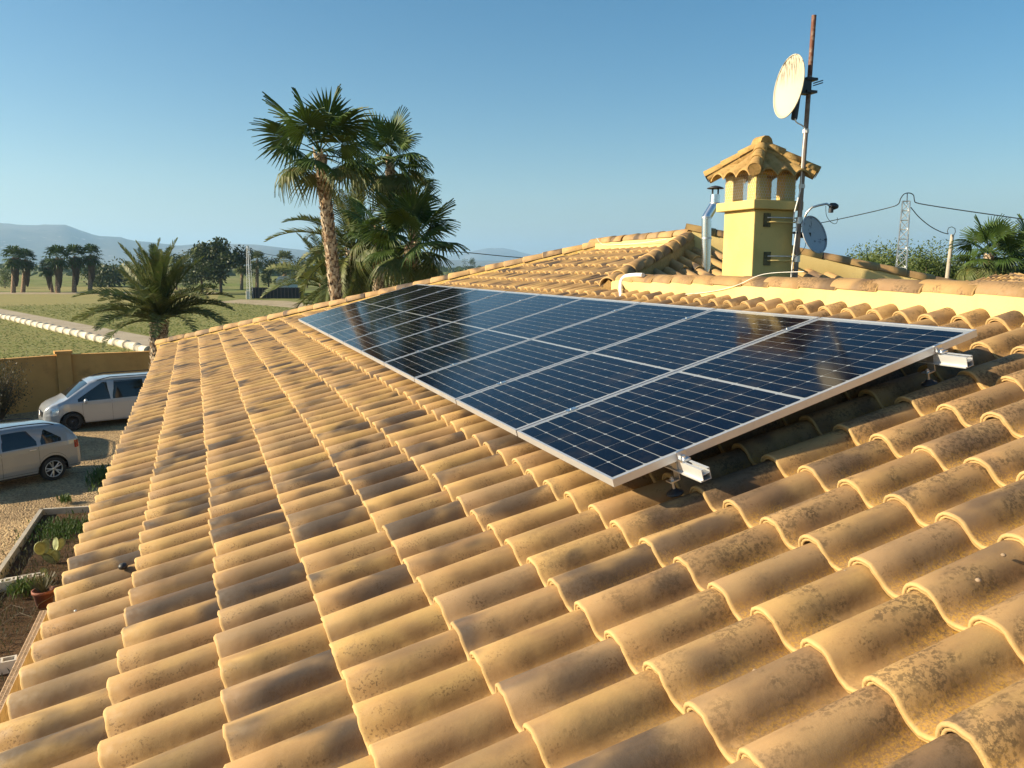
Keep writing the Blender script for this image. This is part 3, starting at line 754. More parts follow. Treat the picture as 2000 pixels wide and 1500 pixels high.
AP = [(1572, 424), (1576, 415), (1586, 405), (1600, 401), (1614, 398), (1622, 402)]
ys = [MY-.08, MY-.1, MY-.13, MY-.17, MY-.21, MY-.23]
mb = MB(); mb.tube([atY(x, y, q) for (x, y), q in zip(AP, ys)], .010, 8); part('feed_arm', mb, M_STEEL, d2)
mb = MB(); e = atY(1630, 403, MY-.24); mb.tube([e-Vector((.04, -.01, -.005)), e, e+Vector((.03, 0, .0))], [.026, .032, .02], 12); part('feed_horn', mb, M_DARKM, d2)
mb = MB(); e = atY(1623, 411, MY-.23); mb.tube([e+Vector((0, 0, .02)), e-Vector((0, 0, .02))], .022, 10); part('feed_horn', mb, M_DARKM, d2)
cable('cable', 'thin black cable looping from the low dish feed', [atY(x, y, MY-.2) for x, y in ((1613, 402), (1614, 420), (1622, 433), (1632, 437), (1636, 430), (1635, 425))], .0025, M_BLACK)
cable('cable', 'black cable hanging from the low dish to the mast foot', [atY(x, y, MY-.05) for x, y in ((1572, 468), (1573, 480), (1563, 495), (1550, 505), (1545, 522), (1547, 545))], .0028, M_BLACK)

# pvc conduit and wires on the roof
cable('conduit', 'grey-white flexible conduit bent over the left end of the cream parapet', [plpt(1256, 537, .03), plpt(1240, 537, .04), plpt(1222, 540, .06), plpt(1214, 549, .10), plpt(1212, 564, .16), plpt(1214, 584, .23)], .024, M_WHITE, 'conduit')
cable('cable', 'thin pale wire drooping across the cream parapet face', [Vector((PX-.012, O.y+u_, PZ+z_)) for u_, z_ in ((5.2, .02), (4.6, .0), (4.0, .03), (3.4, .08), (3.0, .15))]+[Vector((PX+.03, O.y+2.7, PZ+.25)), Vector((PX+.10, O.y+2.3, PZ+.275))], .0026, M_WHITE)
cable('cable', 'thin wire along the high far ridge', [RP(9.4, 5.04, .0), RP(9.2, 5.03, .12), RP(8.6, 5.02, .13), RP(7.9, 5.02, .12), RP(7.2, 5.0, .08)], .0035, M_WHITE)

# ------------------------------------------------------------------ solar array
PW, PL, PG = 1.038, 2.094, .020
mb = MB(); fwid = .011; fh = .035
for (x0, x1, y0_, y1_) in ((0, PL, 0, fwid), (0, PL, PW-fwid, PW), (0, fwid, fwid, PW-fwid), (PL-fwid, PL, fwid, PW-fwid)):
    mb.box(((x0+x1)/2, (y0_+y1_)/2, -fh/2), (x1-x0, y1_-y0_, fh))
mb.box((.018, PW/2, -fh+.001), (.03, PW-.03, .002)); mb.box((PL-.018, PW/2, -fh+.001), (.03, PW-.03, .002))
FR = mb.mesh('frame', M_FRAME)
mb = MB(); mb.box((PL/2, PW/2, -.0045), (PL-2*fwid+.002, PW-2*fwid+.002, .005)); GL = mb.mesh('laminate', M_BACK)
cw, chh, gp_ = (PW-2*fwid-.026)/6, .0822, .0034
def cellgeo(mb, x, y, w_, h_, c=.0070):
    hx, hy = h_/2, w_/2
    P_ = [(-hx+c, -hy), (hx-c, -hy), (hx, -hy+c), (hx, hy-c), (hx-c, hy), (-hx+c, hy), (-hx, hy-c), (-hx, -hy+c)]
    mb.add([(x+a_, y+b_, -.0012) for a_, b_ in P_], [tuple(range(8))])
mb = MB(); cellgeo(mb, 0, 0, cw-gp_, chh-gp_); CE = mb.mesh('solar_cell', M_CELL)
cells = []
for i in range(24):
    x = fwid+.0165+chh*(i+.5)+(.0 if i < 12 else .018)
    for j in range(6): cells.append((x, fwid+.013+cw*(j+.5)))
scale_ = (PL-2*(fwid+.0165)-.018)/(24*chh); assert abs(scale_-1) < .06
cells = [((c[0]-PL/2)*scale_+PL/2, c[1]) for c in cells]
mb = MB()
for x, y in cells: cellgeo(mb, x, y, cw-gp_, chh*scale_-gp_)
CA_ = mb.mesh('solar_cells', M_CELL)
PLAB = ['nearest solar panel, its corner standing free over the tiles', 'second solar panel from the near end, beside the free corner panel', 'third solar panel from the near end of the row',
        'fourth solar panel from the near end of the row', 'fifth solar panel from the near end, mid row', 'fifth solar panel from the far end, mid row',
        'fourth solar panel from the far palm end', 'third solar panel from the far palm end', 'second solar panel from the far palm end', 'farthest solar panel, its edge beside the mossy hip ridge']
for i in range(10):
    pn = thing('solar_panel', PLAB[i], 'solar panel', 'solar panels in one row on the roof')
    pn.matrix_world = Matrix.Translation(RP(i*(PW+PG), 0, 0)+N*rng.uniform(-.0008, .0008)) @ RM @ Matrix.Rotation(rng.gauss(0, .0012), 4, 'X')
    for nm, me in (('frame', FR), ('laminate', GL)): o = link(nm, me); o.parent = pn
    if i < 4:
        for x, y in cells: o = link('solar_cell', CE); o.location = (x, y, 0); o.parent = pn; o.scale = (scale_, 1, 1)
    else:
        o = link('solar_cells', CA_); o.parent = pn; o['kind'] = 'stuff'
RLAB = ['lower aluminium mounting rail sticking out under the near panel corner', 'upper aluminium mounting rail sticking out below the near panel edge']
for ri, v in enumerate((.335, 1.83)):
    rl = thing('mounting_rail', RLAB[ri], 'mounting rail', 'rails under the solar panels')
    def rb(mb, u0_, u1_, v0_, v1_, o0, o1):
        c = [RP(u_, v_, o_) for u_ in (u0_, u1_) for v_ in (v0_, v1_) for o_ in (o0, o1)]
        mb.add(c, [(0, 1, 3, 2), (4, 6, 7, 5), (0, 4, 5, 1), (2, 3, 7, 6), (0, 2, 6, 4), (1, 5, 7, 3)])
    mb = MB(); e0, e1 = -.165, 10.72
    rb(mb, e0, e1, v-.020, v-.017, .0365, .086); rb(mb, e0, e1, v+.017, v+.020, .0365, .086)
    rb(mb, e0, e1, v-.017, v+.017, .0835, .086); rb(mb, e0, e1, v-.017, v+.017, .058, .0605)
    rb(mb, e0, e1, v-.017, v-.007, .0365, .039); rb(mb, e0, e1, v+.007, v+.017, .0365, .039)
    rb(mb, e0, e1, v-.032, v-.020, .080, .086)
    part('rail_profile', mb, M_RAIL, rl)
    for i in range(11):
        u_ = i*(PW+PG)-PG/2; mb = MB()
        if i in (0, 10):
            sgn = -1 if i == 0 else 1; ue = -.001 if i == 0 else 10*(PW+PG)-PG+.001
            rb(mb, *sorted((ue, ue+sgn*.004)), v-.022, v+.022, -.003, .036); rb(mb, *sorted((ue-sgn*.010, ue+sgn*.002)), v-.022, v+.022, -.0045, -.0015)
            rb(mb, *sorted((ue+sgn*.004, ue+sgn*.034)), v-.022, v+.022, .026, .036)
            mb.tube([RP(ue+sgn*.018, v, .026), RP(ue+sgn*.018, v, .012)], .009, 10)
        else:
            rb(mb, u_-.019, u_+.019, v-.03, v+.03, -.0045, -.0015); mb.tube([RP(u_, v, -.0045), RP(u_, v, -.010)], .006, 8)
        part('clamp', mb, M_ALU, rl)
    for i in range(9):
        u_ = .03+PU*5*i; ft = MB()
        rb(ft, u_-.02, u_+.02, v-.026, v-.021, .045, .125); rb(ft, u_-.02, u_+.02, v-.070, v-.021, .120, .125)
        bl = part('roof_hook', ft, M_STEEL, rl)
        mb = MB(); q = RP(u_, v-.05, .105); mb.tube([q, RP(u_, v-.05, .19)], .006, 8); mb.tube([RP(u_, v-.05, .112), RP(u_, v-.05, .120)], .011, 6); part('bolt', mb, M_STEEL, bl)
        mb = MB(); mb.lathe([(.0, .012), (.014, .010), (.022, .0), (.034, -.004), (.038, -.012), (0, -.012)], 14, Matrix.Translation(RP(u_, v-.05, .172)) @ RM); part('seal', mb, M_DARKM, bl)

# ------------------------------------------------------------------ palms
def fan_leaf(seed, R_=.95, pet=.95, segs=30, droop=.35, spread=2.35, fold=.25, thread=.10, detail=True):
    g = random.Random(seed); mb = MB()
    mb.tube([(0, 0, 0), (pet*.5, 0, pet*.03), (pet, 0, 0)], [.028, .018, .012], 4, False)
    da = 2*spread/segs
    for i in range(segs):
        a = -spread+da*(i+.5)+g.gauss(0, .012); L = R_*(1-.18*abs(a/spread)**2)*g.uniform(.9, 1.06)
        d = Vector((math.cos(a), math.sin(a), 0)); s_ = Vector((-math.sin(a), math.cos(a), 0)); vs = []
        rs = (.03, .30, .55, .78, 1.0) if detail else (.03, .5, 1.0); dr = droop*g.uniform(.7, 1.4)
        for r in rs:
            hw = r*L*math.tan(da/2)*1.06 if r <= .56 else .55*L*math.tan(da/2)*(1-(r-.55)/.45)*1.0+.002
            p = Vector((pet, 0, 0))+d*r*L*(1-.18*dr*max(0, r-.5)) + Vector((0, 0, -abs(d.y)*fold*r*L - dr*L*max(0, r-.35)**2*1.6))
            pl2 = .016*r
            vs += [p-s_*hw+Vector((0, 0, -pl2)), p+Vector((0, 0, pl2)), p+s_*hw+Vector((0, 0, -pl2))]
        k = len(rs)
        mb.add(vs, [(3*q+e, 3*q+e+1, 3*q+e+4, 3*q+e+3) for q in range(k-1) for e in (0, 1)])
    return mb
def feather(seed, L=2.8, arch=1.0, n=52, ll=.42, detail=True):
    g = random.Random(seed); mb = MB(); P_ = []
    for i in range(13):
        t_ = i/12; an = .25-arch*1.15*t_**1.3
        P_.append(Vector((0, 0, 0)) if i == 0 else P_[-1]+Vector((math.cos(an), 0, math.sin(an)))*L/12)
    mb.tube(P_, [.030*(1-.85*i/12)+.004 for i in range(13)], 4, False)
    for i in range(n):
        t_ = .12+.88*i/(n-1); f = t_*12; k = min(int(f), 11); p = P_[k].lerp(P_[k+1], f-k); tg = (P_[k+1]-P_[k]).normalized()
        upv = Vector((0, 1, 0)).cross(tg)*-1
        l = ll*1.12*(math.sin(math.pi*min(1, t_*.92+.06))**.6)*g.uniform(.85, 1.1)
        for sd in (-1, 1):
            dv_ = (tg*.72+Vector((0, sd, 0))*.75+upv*(.30+g.uniform(-.22, .22))).normalized(); wv = tg.cross(dv_).normalized().cross(dv_)*.018
            m_ = p+dv_*l*.5; e = p+dv_*l+Vector((0, 0, -.10*l))
            mb.add([p-wv*.7, p+wv*.7, m_+wv, e, m_-wv], [(0, 1, 2, 4), (4, 2, 3)])
    return mb
FANS = {'up': [fan_leaf(i, droop=.12, fold=.10).mesh('frond', M_FAN) for i in range(3)],
        'mid': [fan_leaf(10+i, droop=.45, fold=.22).mesh('frond', M_FAN) for i in range(3)],
        'low': [fan_leaf(20+i, droop=1.0, fold=.45).mesh('frond', M_FAN_OLD) for i in range(3)]}
FEA = {'up': [feather(30+i, arch=.45).mesh('frond', M_FEATHER) for i in range(2)], 'mid': [feather(40+i, arch=1.0).mesh('frond', M_FEATHER) for i in range(3)],
       'low': [feather(50+i, arch=1.5).mesh('frond', M_FEATHER) for i in range(2)]}
def trunk(base, top, r0_, r1_, boots=True, n=14, seed=1, bs=1.0):
    g = random.Random(seed); mb = MB(); k = 10; base, top = Vector(base), Vector(top); L = (top-base).length
    bend = Vector((g.uniform(-.1, .1), g.uniform(-.1, .1), 0))
    def c_(t_): return base.lerp(top, t_)+bend*math.sin(t_*3.14)
    mb.tube([c_(i/k) for i in range(k+1)], [r0_+(r1_-r0_)*i/k for i in range(k+1)], n, True, mi=0)
    if boots:
        m_ = int(L/.05); 
        for i in range(m_*4):
            t_ = (i+.5)/(m_*4); a = i*2.39996; r = (r0_+(r1_-r0_)*t_); c = c_(t_); o_ = Vector((math.cos(a), math.sin(a), 0)); s_ = Vector((-math.sin(a), math.cos(a), 0))
            w = .05*bs*g.uniform(.6, 1.3); h = .15*bs*g.uniform(.6, 1.4); out = .045*bs*g.uniform(.5, 1.6); tw = s_*g.uniform(-.04, .04)
            b_ = c+o_*(r-.01)
            mb.add([b_-s_*w, b_+s_*w, b_+o_*out+tw+s_*w*.5+Vector((0, 0, h)), b_+o_*out+tw-s_*w*.5+Vector((0, 0, h)), b_+o_*(out-.02)+Vector((0, 0, h*.5))], [(0, 1, 2, 3), (0, 3, 4), (1, 4, 2)], mi=1)
    return mb
def palm(kind, label, base, top, r0_, r1_, nf, scale, seed, elo=-65, ehi=82, az0=None, cat='palm tree', group=None, skirt=0, boots=True, bias=None):
    g = random.Random(seed); base, top = Vector(base), Vector(top)
    th_ = thing('fan_palm' if kind == 'fan' else 'feather_palm', label, cat, group)
    part('trunk', trunk(base, top, r0_, r1_, boots, seed=seed, bs=1.3 if kind != 'fan' else 1.0), (M_BARK, M_BOOT), th_)
    LIB = FANS if kind == 'fan' else FEA
    for i in range(nf):
        f = (i+.5)/nf; el = R(ehi+(elo-ehi)*f**.85+g.uniform(-7, 7)); az = i*2.39996+g.uniform(-.25, .25)
        key = 'up' if el > .75 else ('mid' if el > -.25 else 'low')
        d = Vector((math.cos(az)*math.cos(el), math.sin(az)*math.cos(el), math.sin(el)))
        side = Vector((-math.sin(az), math.cos(az), 0)); nn = d.cross(side)
        m_ = basis(top+Vector((0, 0, .12*scale*math.sin(el))), d, side, nn) @ Matrix.Rotation(g.gauss(0, .3), 4, 'X') @ Matrix.Scale(scale*g.uniform(.82, 1.12), 4)
        link('frond', g.choice(LIB[key]), th_, mat=m_)
    return th_
PG_ = 'palms in the clump behind the roof'
def pp(x, y, Y): return atY(x, y, Y)
def down(p, z=0.0): return Vector((p.x, p.y, z))
b_ = pp(660, 585, 21); palm('fan', 'tallest fan palm with a long pale trunk, left of the clump', b_-(pp(628, 340, 21)-b_)*1.9, pp(625, 302, 21), .175, .14, 20, .90, 3, elo=-36, group=PG_)
b_ = pp(742, 560, 24); palm('fan', 'fan palm with drooping yellowish fronds and thick pale trunk, middle of the clump', down(b_), pp(740, 452, 24), .19, .16, 20, .68, 4, elo=-52, ehi=60, group=PG_)
palm('fan', 'high dark fan palm right of the tallest one', down(pp(768, 560, 26)), pp(762, 312, 26), .17, .14, 24, .84, 5, elo=-62, group=PG_)
palm('fan', 'dark fan palm with hanging fronds behind the right side of the clump', down(pp(812, 560, 28)), pp(806, 380, 28), .18, .15, 22, .62, 6, elo=-70, ehi=65, group=PG_)
b_ = pp(793, 560, 21.5); palm('fan', 'lowest right fan palm with reddish trunk and wide shiny fronds', down(b_), pp(803, 478, 21.5), .17, .14, 24, .88, 7, elo=-42, group=PG_)
palm('feather', 'feather palm half hidden behind the fan palm trunks', down(pp(700, 560, 27)), pp(692, 492, 27), .25, .25, 46, 1.0, 8, group=PG_)
palm('feather', 'low feather palm at the left foot of the clump', down(pp(640, 600, 29)), pp(640, 565, 29), .25, .25, 36, .85, 9, group=PG_)
palm('feather', 'feather palm with dense drooping fronds standing alone by the yard wall', down(pp(303, 700, 35.2)), pp(311, 630, 35.2), .36, .32, 68, 1.10, 10, elo=6, ehi=86)
b_ = pp(1938, 548, 24); palm('fan', 'green fan palm with yellow lower fronds at the right edge', down(b_), pp(1932, 497, 24), .22, .18, 30, .92, 12, elo=-70, group='palms at the right edge')
palm('fan', 'fan palm cut by the right edge of the view', down(pp(2020, 548, 25)), pp(2015, 508, 25), .25, .2, 30, 1.1, 13, elo=-70, group='palms at the right edge')

# distant palms: lower detail
def far_fan_crown(c, rad, n, seed, mi=0, skirt=0.0, mb=None):
    g = random.Random(seed); mb = mb or MB()
    for i in range(n):
        el = R(80-150*(i/n)+g.uniform(-8, 8)); az = i*2.39996; d = Vector((math.cos(az)*math.cos(el), math.sin(az)*math.cos(el), math.sin(el)))
        side = Vector((-math.sin(az), math.cos(az), 0)); nn = d.cross(side); pet = rad*.5; L = rad*.55*g.uniform(.8, 1.1)
        mb.tube([c, c+d*pet], .02, 3, False, mi=mi)
        for k in range(9):
            a = -1.9+3.8*k/8; dd = d*math.cos(a)+side*math.sin(a); w = L*.10; p0 = c+d*pet; ss = (d*-math.sin(a)+side*math.cos(a))*w
            mb.add([p0, p0+dd*L*.6-ss, p0+dd*L+Vector((0, 0, -L*.25)), p0+dd*L*.6+ss], [(0, 1, 2, 3)], mi=mi)
    return mb
def far_palm(x, ytop, ybase, Z_hint, label, group, rpx=17, seed=1, lean=0, skirt=True, m=M_FAN):
    b0_ = gz(x-lean, ybase); dist = Vector((b0_.x, b0_.y)).length; t_ = atY(x, ytop, b0_.y); zf = pixel(b0_)[2]; rad = rpx/F*zf*1.55
    c = Vector((t_.x, t_.y, t_.z-rad*.55))
    th_ = thing('fan_palm', label, 'palm tree', group)
    mb = MB(); mb.tube([b0_, c], [rad*.16, rad*.11], 8); part('trunk', mb, M_BARK, th_)
    part('crown', far_fan_crown(c, rad, 34, seed), m, th_)
    if skirt:
        mb = MB(); g = random.Random(seed+5)
        for i in range(160):
            a = g.uniform(0, 6.28); z0 = c.z-g.uniform(.0, 1.0)*rad*1.5; f = (c.z-z0)/(rad*1.5); r = rad*(.36-.20*f)*g.uniform(.8, 1.1); p = Vector((c.x+math.cos(a)*r, c.y+math.sin(a)*r, z0))
            s_ = Vector((-math.sin(a), math.cos(a), 0))*rad*.10; mb.add([p-s_, p+s_, p+s_*.5+Vector((-math.cos(a)*rad*.12, -math.sin(a)*rad*.12, -rad*.5)), p-s_*.5+Vector((-math.cos(a)*rad*.12, -math.sin(a)*rad*.12, -rad*.55))], [(0, 1, 2, 3)])
        part('skirt', mb, M_DRYLEAF, th_)
    return th_
FG = 'distant palms in a line across the field'
for i, (x, yt, yb_, ln, rp_, lb) in enumerate(((26, 487, 572, 0, 18, 'leftmost distant palm of the line across the field'), (48, 492, 571, 3, 17, 'second distant palm from the left, crown merging with the first'),
      (93, 510, 571, -9, 14, 'short leaning distant palm left of the three tall ones'), (111, 486, 572, -2, 19, 'left one of three tall distant palms with grey skirts'),
      (145, 485, 571, 0, 18, 'middle one of three tall distant palms with grey skirts'), (176, 483, 571, 0, 17, 'right one of three tall distant palms with grey skirts'))):
    far_palm(x, yt, yb_, 0, lb, FG, rp_, 60+i, ln)
for i, (x, yt, yb_, rp_, lb) in enumerate(((556, 497, 556, 17, 'distant palm with a brown trunk beside the white hut'), (502, 495, 566, 14, 'distant palm just right of the thin pylon'), (472, 508, 566, 13, 'distant palm just left of the thin pylon'), (905, 0, 0, 0, ''))):
    if yb_: far_palm(x, yt, yb_, 0, lb, 'distant palms round the white hut', rp_, 80+i, skirt=False, m=M_FEATHER)

# ------------------------------------------------------------------ broadleaf trees and bushes
def tree(name, label, base, h, w, seed, m=M_TREE, n=2600, leaf=.28, cat='tree', group=None, trunk_h=.12, lobes=13):
    g = random.Random(seed); th_ = thing(name, label, cat, group); base = Vector(base)
    L = [(Vector((g.gauss(0, .24)*w, g.gauss(0, .24)*w, h*(trunk_h+.12+(.78-trunk_h)*g.random()))), g.uniform(.16, .30)*w) for _ in range(lobes)]
    mb = MB(); mb.tube([base, base+Vector((0, 0, h*.5)), base+Vector((w*.03, 0, h*.75))], [h*.03, h*.02, h*.008], 7)
    for c, r in L[:6]: mb.tube([base+Vector((0, 0, h*.3)), base+c*.6+Vector((0, 0, h*.1)), base+c], [h*.014, h*.008, h*.003], 5)
    part('trunk', mb, M_WOOD, th_)
    mb = MB()
    for i in range(n):
        c, r = L[g.randrange(len(L))]
        d = Vector((g.gauss(0, 1), g.gauss(0, 1), g.gauss(0, .8))).normalized(); rr = r*(g.random()**.35)*(1+.35*mnoise.noise(d*2.3+c))
        p = base+c+d*rr; a = Vector((g.gauss(0, 1), g.gauss(0, 1), g.gauss(0, 1))).normalized(); b = a.cross(Vector((g.gauss(0, 1), g.gauss(0, 1), g.gauss(0, 1)))).normalized(); s_ = leaf*g.uniform(.5, 1.3)
        mb.add([p-a*s_, p-b*s_*.45, p+a*s_, p+b*s_*.45], [(0, 1, 2, 3)])
    part('crown', mb, m, th_); return th_
TG = 'trees beyond the far field'
def ft(x, yb_, yt, wpx, label, seed, m=M_TREE, n=2600, name='tree', group=TG, leaf=None):
    b0_ = gz(x, yb_); z = pixel(b0_)[2]; h = (yb_-yt)/F*z; w = wpx/F*z
    tree(name, label, b0_, h, w, seed, m, n, leaf or w*.042, group=group)
ft(432, 575, 474, 92, 'big dark green tree right of the lone feather palm', 91, M_TREE, 5200)
ft(395, 572, 484, 60, 'dark tree with an uneven top behind the lone feather palm', 92, M_TREE, 3600)
ft(345, 566, 497, 60, 'small dark tree behind the lone feather palm crown', 93)
ft(525, 566, 505, 44, 'dark round tree behind the pylon and the hut', 94)
ft(600, 562, 505, 60, 'dark tree behind the left foot of the palm clump', 95)
ft(918, 535, 505, 24, 'small round tree at the right foot of the palm clump', 96, M_TREE, 1200)
ft(10, 563, 527, 36, 'bright green bushy tree at the left edge beyond the fields', 97, M_TREE2, 1400)
ft(215, 560, 522, 90, 'low dark trees right of the distant palm line', 98, M_TREE, 2600)
RG = 'light green trees behind the lattice pylon'
for i, (x, Y, yt, w_, lb) in enumerate(((1722, 34, 484, 2.6, 'light green tree left of the lattice pylon'), (1812, 36, 480, 2.9, 'light green tree with a pointed top right of the lattice pylon'), (1690, 40, 500, 2.2, 'lowest light green tree left of the lattice pylon'), (1768, 37, 490, 2.6, 'light green tree hidden behind the lattice pylon'), (1846, 41, 508, 2.4, 'light green tree behind the pole'))):
    t_ = atY(x, yt, Y); tree('tree', lb, (t_.x, t_.y, 0), t_.z, w_*2.1, 120+i, M_TREE2, 20000, .085, group=RG, trunk_h=.3, lobes=22)
# ragged far tree belt
mb = MB(); g = random.Random(77)
for i in range(5200):
    x = g.uniform(-300, 2300); yb_ = 521.5-F*math.tan(PITCH)*0+(x-1000)*math.tan(ROLL)+1.5+abs(g.gauss(0, 6))+(5 if x < 700 else 0)*g.random(); p = gz(x, yb_)
    if p.y < 0 or pixel(p) is None: continue
    z = pixel(p)[2]
    if z > 2600 or z < 200: continue
    hh = g.uniform(2, 6.5); s_ = g.uniform(1.5, 4.5)
    for k in range(3):
        q = p+Vector((g.gauss(0, s_), g.gauss(0, s_), g.uniform(.2, hh))); a = Vector((g.gauss(0, 1), g.gauss(0, 1), g.gauss(0, .5))).normalized()*s_; b = Vector((g.gauss(0, .4), g.gauss(0, .4), 1)).normalized()*s_*.7
        mb.add([q-a-b*.4, q+a*.7-b*.7, q+a, q+b*.8, q-a*.5+b*.6], [(0, 1, 2, 3, 4)])
tag(part('treeline', mb, M_TREE), kind='stuff')

# yard bush at the far left
th_ = thing('bush', 'dull olive bush against the yard wall at the left edge', 'bush'); mb = MB(); g = random.Random(31); c0 = Vector((-7.45, 36.2, 0))
mb2 = MB()
for i in range(40):
    a = g.uniform(0, 6.28); e = c0+Vector((math.cos(a)*g.uniform(.3, 1.1), math.sin(a)*g.uniform(.3, .9), g.uniform(1.0, 2.4))); mb2.tube([c0, (c0+e)/2+Vector((0, 0, .2)), e], [.025, .014, .005], 4)
    for k in range(110):
        p = c0.lerp(e, g.uniform(.35, 1.1))+Vector((g.gauss(0, .16), g.gauss(0, .16), g.gauss(0, .16))); v1 = Vector((g.gauss(0, 1), g.gauss(0, 1), g.gauss(0, 1))).normalized()*.05; v2 = v1.cross(Vector((g.random(), g.random(), g.random()))).normalized()*.018
        mb.add([p-v1, p-v2, p+v1, p+v2], [(0, 1, 2, 3)])
part('foliage', mb, M_BUSH, th_); part('stem', mb2, M_WOOD, th_)

# ------------------------------------------------------------------ pylons, pole, wires
def pylon(label, x, ytop, Y, wtop, wbot, zbot=0.0, ybot=None, group=None, heavy=1.0, bays=16):
    t_ = atY(x, ytop, Y); th_ = thing('lattice_pylon', label, 'pylon', group); c = Vector((t_.x, t_.y, 0)); Hh = t_.z
    rot = Matrix.Rotation(R(38), 3, 'Z')
    def cor(k, z):
        w = (wbot+(wtop-wbot)*z/Hh)/2; s_ = ((-1, -1), (1, -1), (1, 1), (-1, 1))[k % 4]; return c+rot @ Vector((s_[0]*w, s_[1]*w, 0))+Vector((0, 0, z))
    for k in range(4): mb = MB(); mb.tube([cor(k, 0), cor(k, Hh)], .028*heavy, 4, smooth=False); part('leg', mb, M_STEEL, th_)
    mb = MB()
    for b in range(bays):
        z0, z1 = Hh*b/bays, Hh*(b+1)/bays
        for k in range(4):
            mb.tube([cor(k, z1), cor(k+1, z1)], .015*heavy, 4, False, False)
            a, b2 = (k, k+1) if (b+k) % 2 else (k+1, k); mb.tube([cor(a, z0), cor(b2, z1)], .015*heavy, 4, False, False)
    part('bracing', mb, M_STEEL, th_); return th_, t_
YP = 27.0
pt_, ptop = pylon('lattice steel pylon with looped cable on top, right of the chimney', 1770, 393, YP, .30, .66, bays=22)
mb = MB(); mb.tube([ptop+Vector((.05, 0, -.1)), atY(1772, 378, YP)], .02, 5); part('top_post', mb, M_DARKM, pt_)
cable('power_cable', 'black overhead cable looping over the near pylon top and running to the right edge',
      [atY(x, y, q) for x, y, q in ((1545, 446, 30), (1610, 434, 29.4), (1680, 419, 28.4), (1735, 406, 27.6), (1754, 399, 27.1), (1759, 388, YP), (1766, 379, YP), (1776, 377, YP), (1784, 381, YP), (1786, 391, YP), (1790, 396, YP), (1815, 401, 26.6), (1880, 411, 25.8), (1950, 421, 25), (2040, 434, 24))], .022, M_BLACK, 'overhead cable')
cable('power_cable', 'black overhead cable sagging from the pylon to the grey pole', [atY(x, y, YP) for x, y in ((1779, 405), (1795, 424), (1817, 442), (1838, 453), (1852, 457))], .02, M_BLACK, 'overhead cable')
pl2 = thing('utility_pole', 'grey concrete pole with a wire loop beside the right palm', 'utility pole')
q = atY(1860, 458, YP); mb = MB(); mb.tube([Vector((q.x-.35, q.y, 0)), q], [.16, .075], 10); part('pole', mb, M_CONC, pl2)
mb = MB(); mb.tube([atY(x, y, YP) for x, y in ((1852, 457), (1850, 451), (1853, 445), (1859, 443), (1865, 446), (1866, 453), (1863, 459))], .016, 5); part('wire_loop', mb, M_BLACK, pl2)
b2 = gz(485, 584); pylon('thin distant pylon on a white footing beside the black fence', 484, 481, b2.y, .35, .8, heavy=1.1, bays=18)
ft_ = thing('pylon_footing', 'white block footing under the thin distant pylon', 'footing'); mb = MB(); mb.box((b2.x, b2.y-.1, .75), (.75, .6, 1.5)); part('block', mb, M_HUT, ft_)
cable('power_cable', 'far overhead cable between the palm clump and the hip ridge', [atY(x, y, 60) for x, y in ((860, 489), (920, 494), (980, 500), (1040, 505))], .035, M_BLACK, 'overhead cable')
cable('power_cable', 'far overhead cable from the thin distant pylon to the palm clump', [atY(x, y, b2.y) for x, y in ((484, 484), (520, 496), (560, 502), (600, 506))], .05, M_BLACK, 'overhead cable')
# black shade fence, white hut, neighbour's tiled roof
fa, fb = gz(492, 583), gz(592, 583); fe = thing('shade_fence', 'black cloth fence in front of the white hut', 'fence')
mb = MB(); d = fb-fa; L = d.length; an = math.atan2(d.y, d.x); n = 14
mb.box((fa+fb)/2+Vector((0, 0, 1.05)), (L, .05, 2.1), Matrix.Rotation(an, 3, 'Z')); part('cloth', mb, M_SHADE, fe)
for i in range(n+1): mb = MB(); p = fa.lerp(fb, i/n)+Vector((0, -.08, 0)); mb.tube([p, p+Vector((0, 0, 2.2))], .04, 5); part('post', mb, M_DARKM, fe)
hb = gz(560, 574); ht = thing('hut', 'small white hut with a sloping roof behind the black fence', 'hut')
mb = MB(); vs = []
RH = Matrix.Rotation(R(42), 3, 'Z')
for y in (0, 3.2):
    for (x, z) in ((-1.6, 0), (1.9, 0), (1.9, 3.5), (-.6, 3.9), (-1.6, 3.0)): vs.append(hb+RH @ Vector((x, y-1.6, z)))
mb.add(vs, [(0, 1, 2, 3, 4), (9, 8, 7, 6, 5), (1, 6, 7, 2), (0, 4, 9, 5), (4, 3, 8, 9)]); part('wall', mb, M_HUT, ht)
mb = MB(); mb.quad(*[hb+RH @ Vector(q) for q in ((-.7, -1.7, 3.97), (2.0, -1.7, 3.55), (2.0, 1.7, 3.55), (-.7, 1.7, 3.97))]); part('roof', mb, M_CONC, ht)
nb_ = thing('neighbour_house', 'neighbouring low house with a faded terracotta roof below the right palm', 'house')
c = atY(1975, 536, 22); mb = MB(); A_ = c; rx, ry, zz = 3.2, 3.0, c.z
base = [Vector((c.x-rx, c.y-ry, zz-1.1)), Vector((c.x+rx, c.y-ry, zz-1.1)), Vector((c.x+rx, c.y+ry, zz-1.1)), Vector((c.x-rx, c.y+ry, zz-1.1))]
mb.box((c.x, c.y, (zz-1.1)/2), (2*rx-.6, 2*ry-.6, zz-1.1)); part('wall', mb, M_CREAM, nb_)
mb = MB()
for k in range(4):
    p0, p1 = base[k], base[(k+1) % 4]; mb.add([p0, p1, c], [(0, 1, 2)])
rf = part('roof', mb, M_MORTAR, nb_); mb = MB(); gg = random.Random(4)
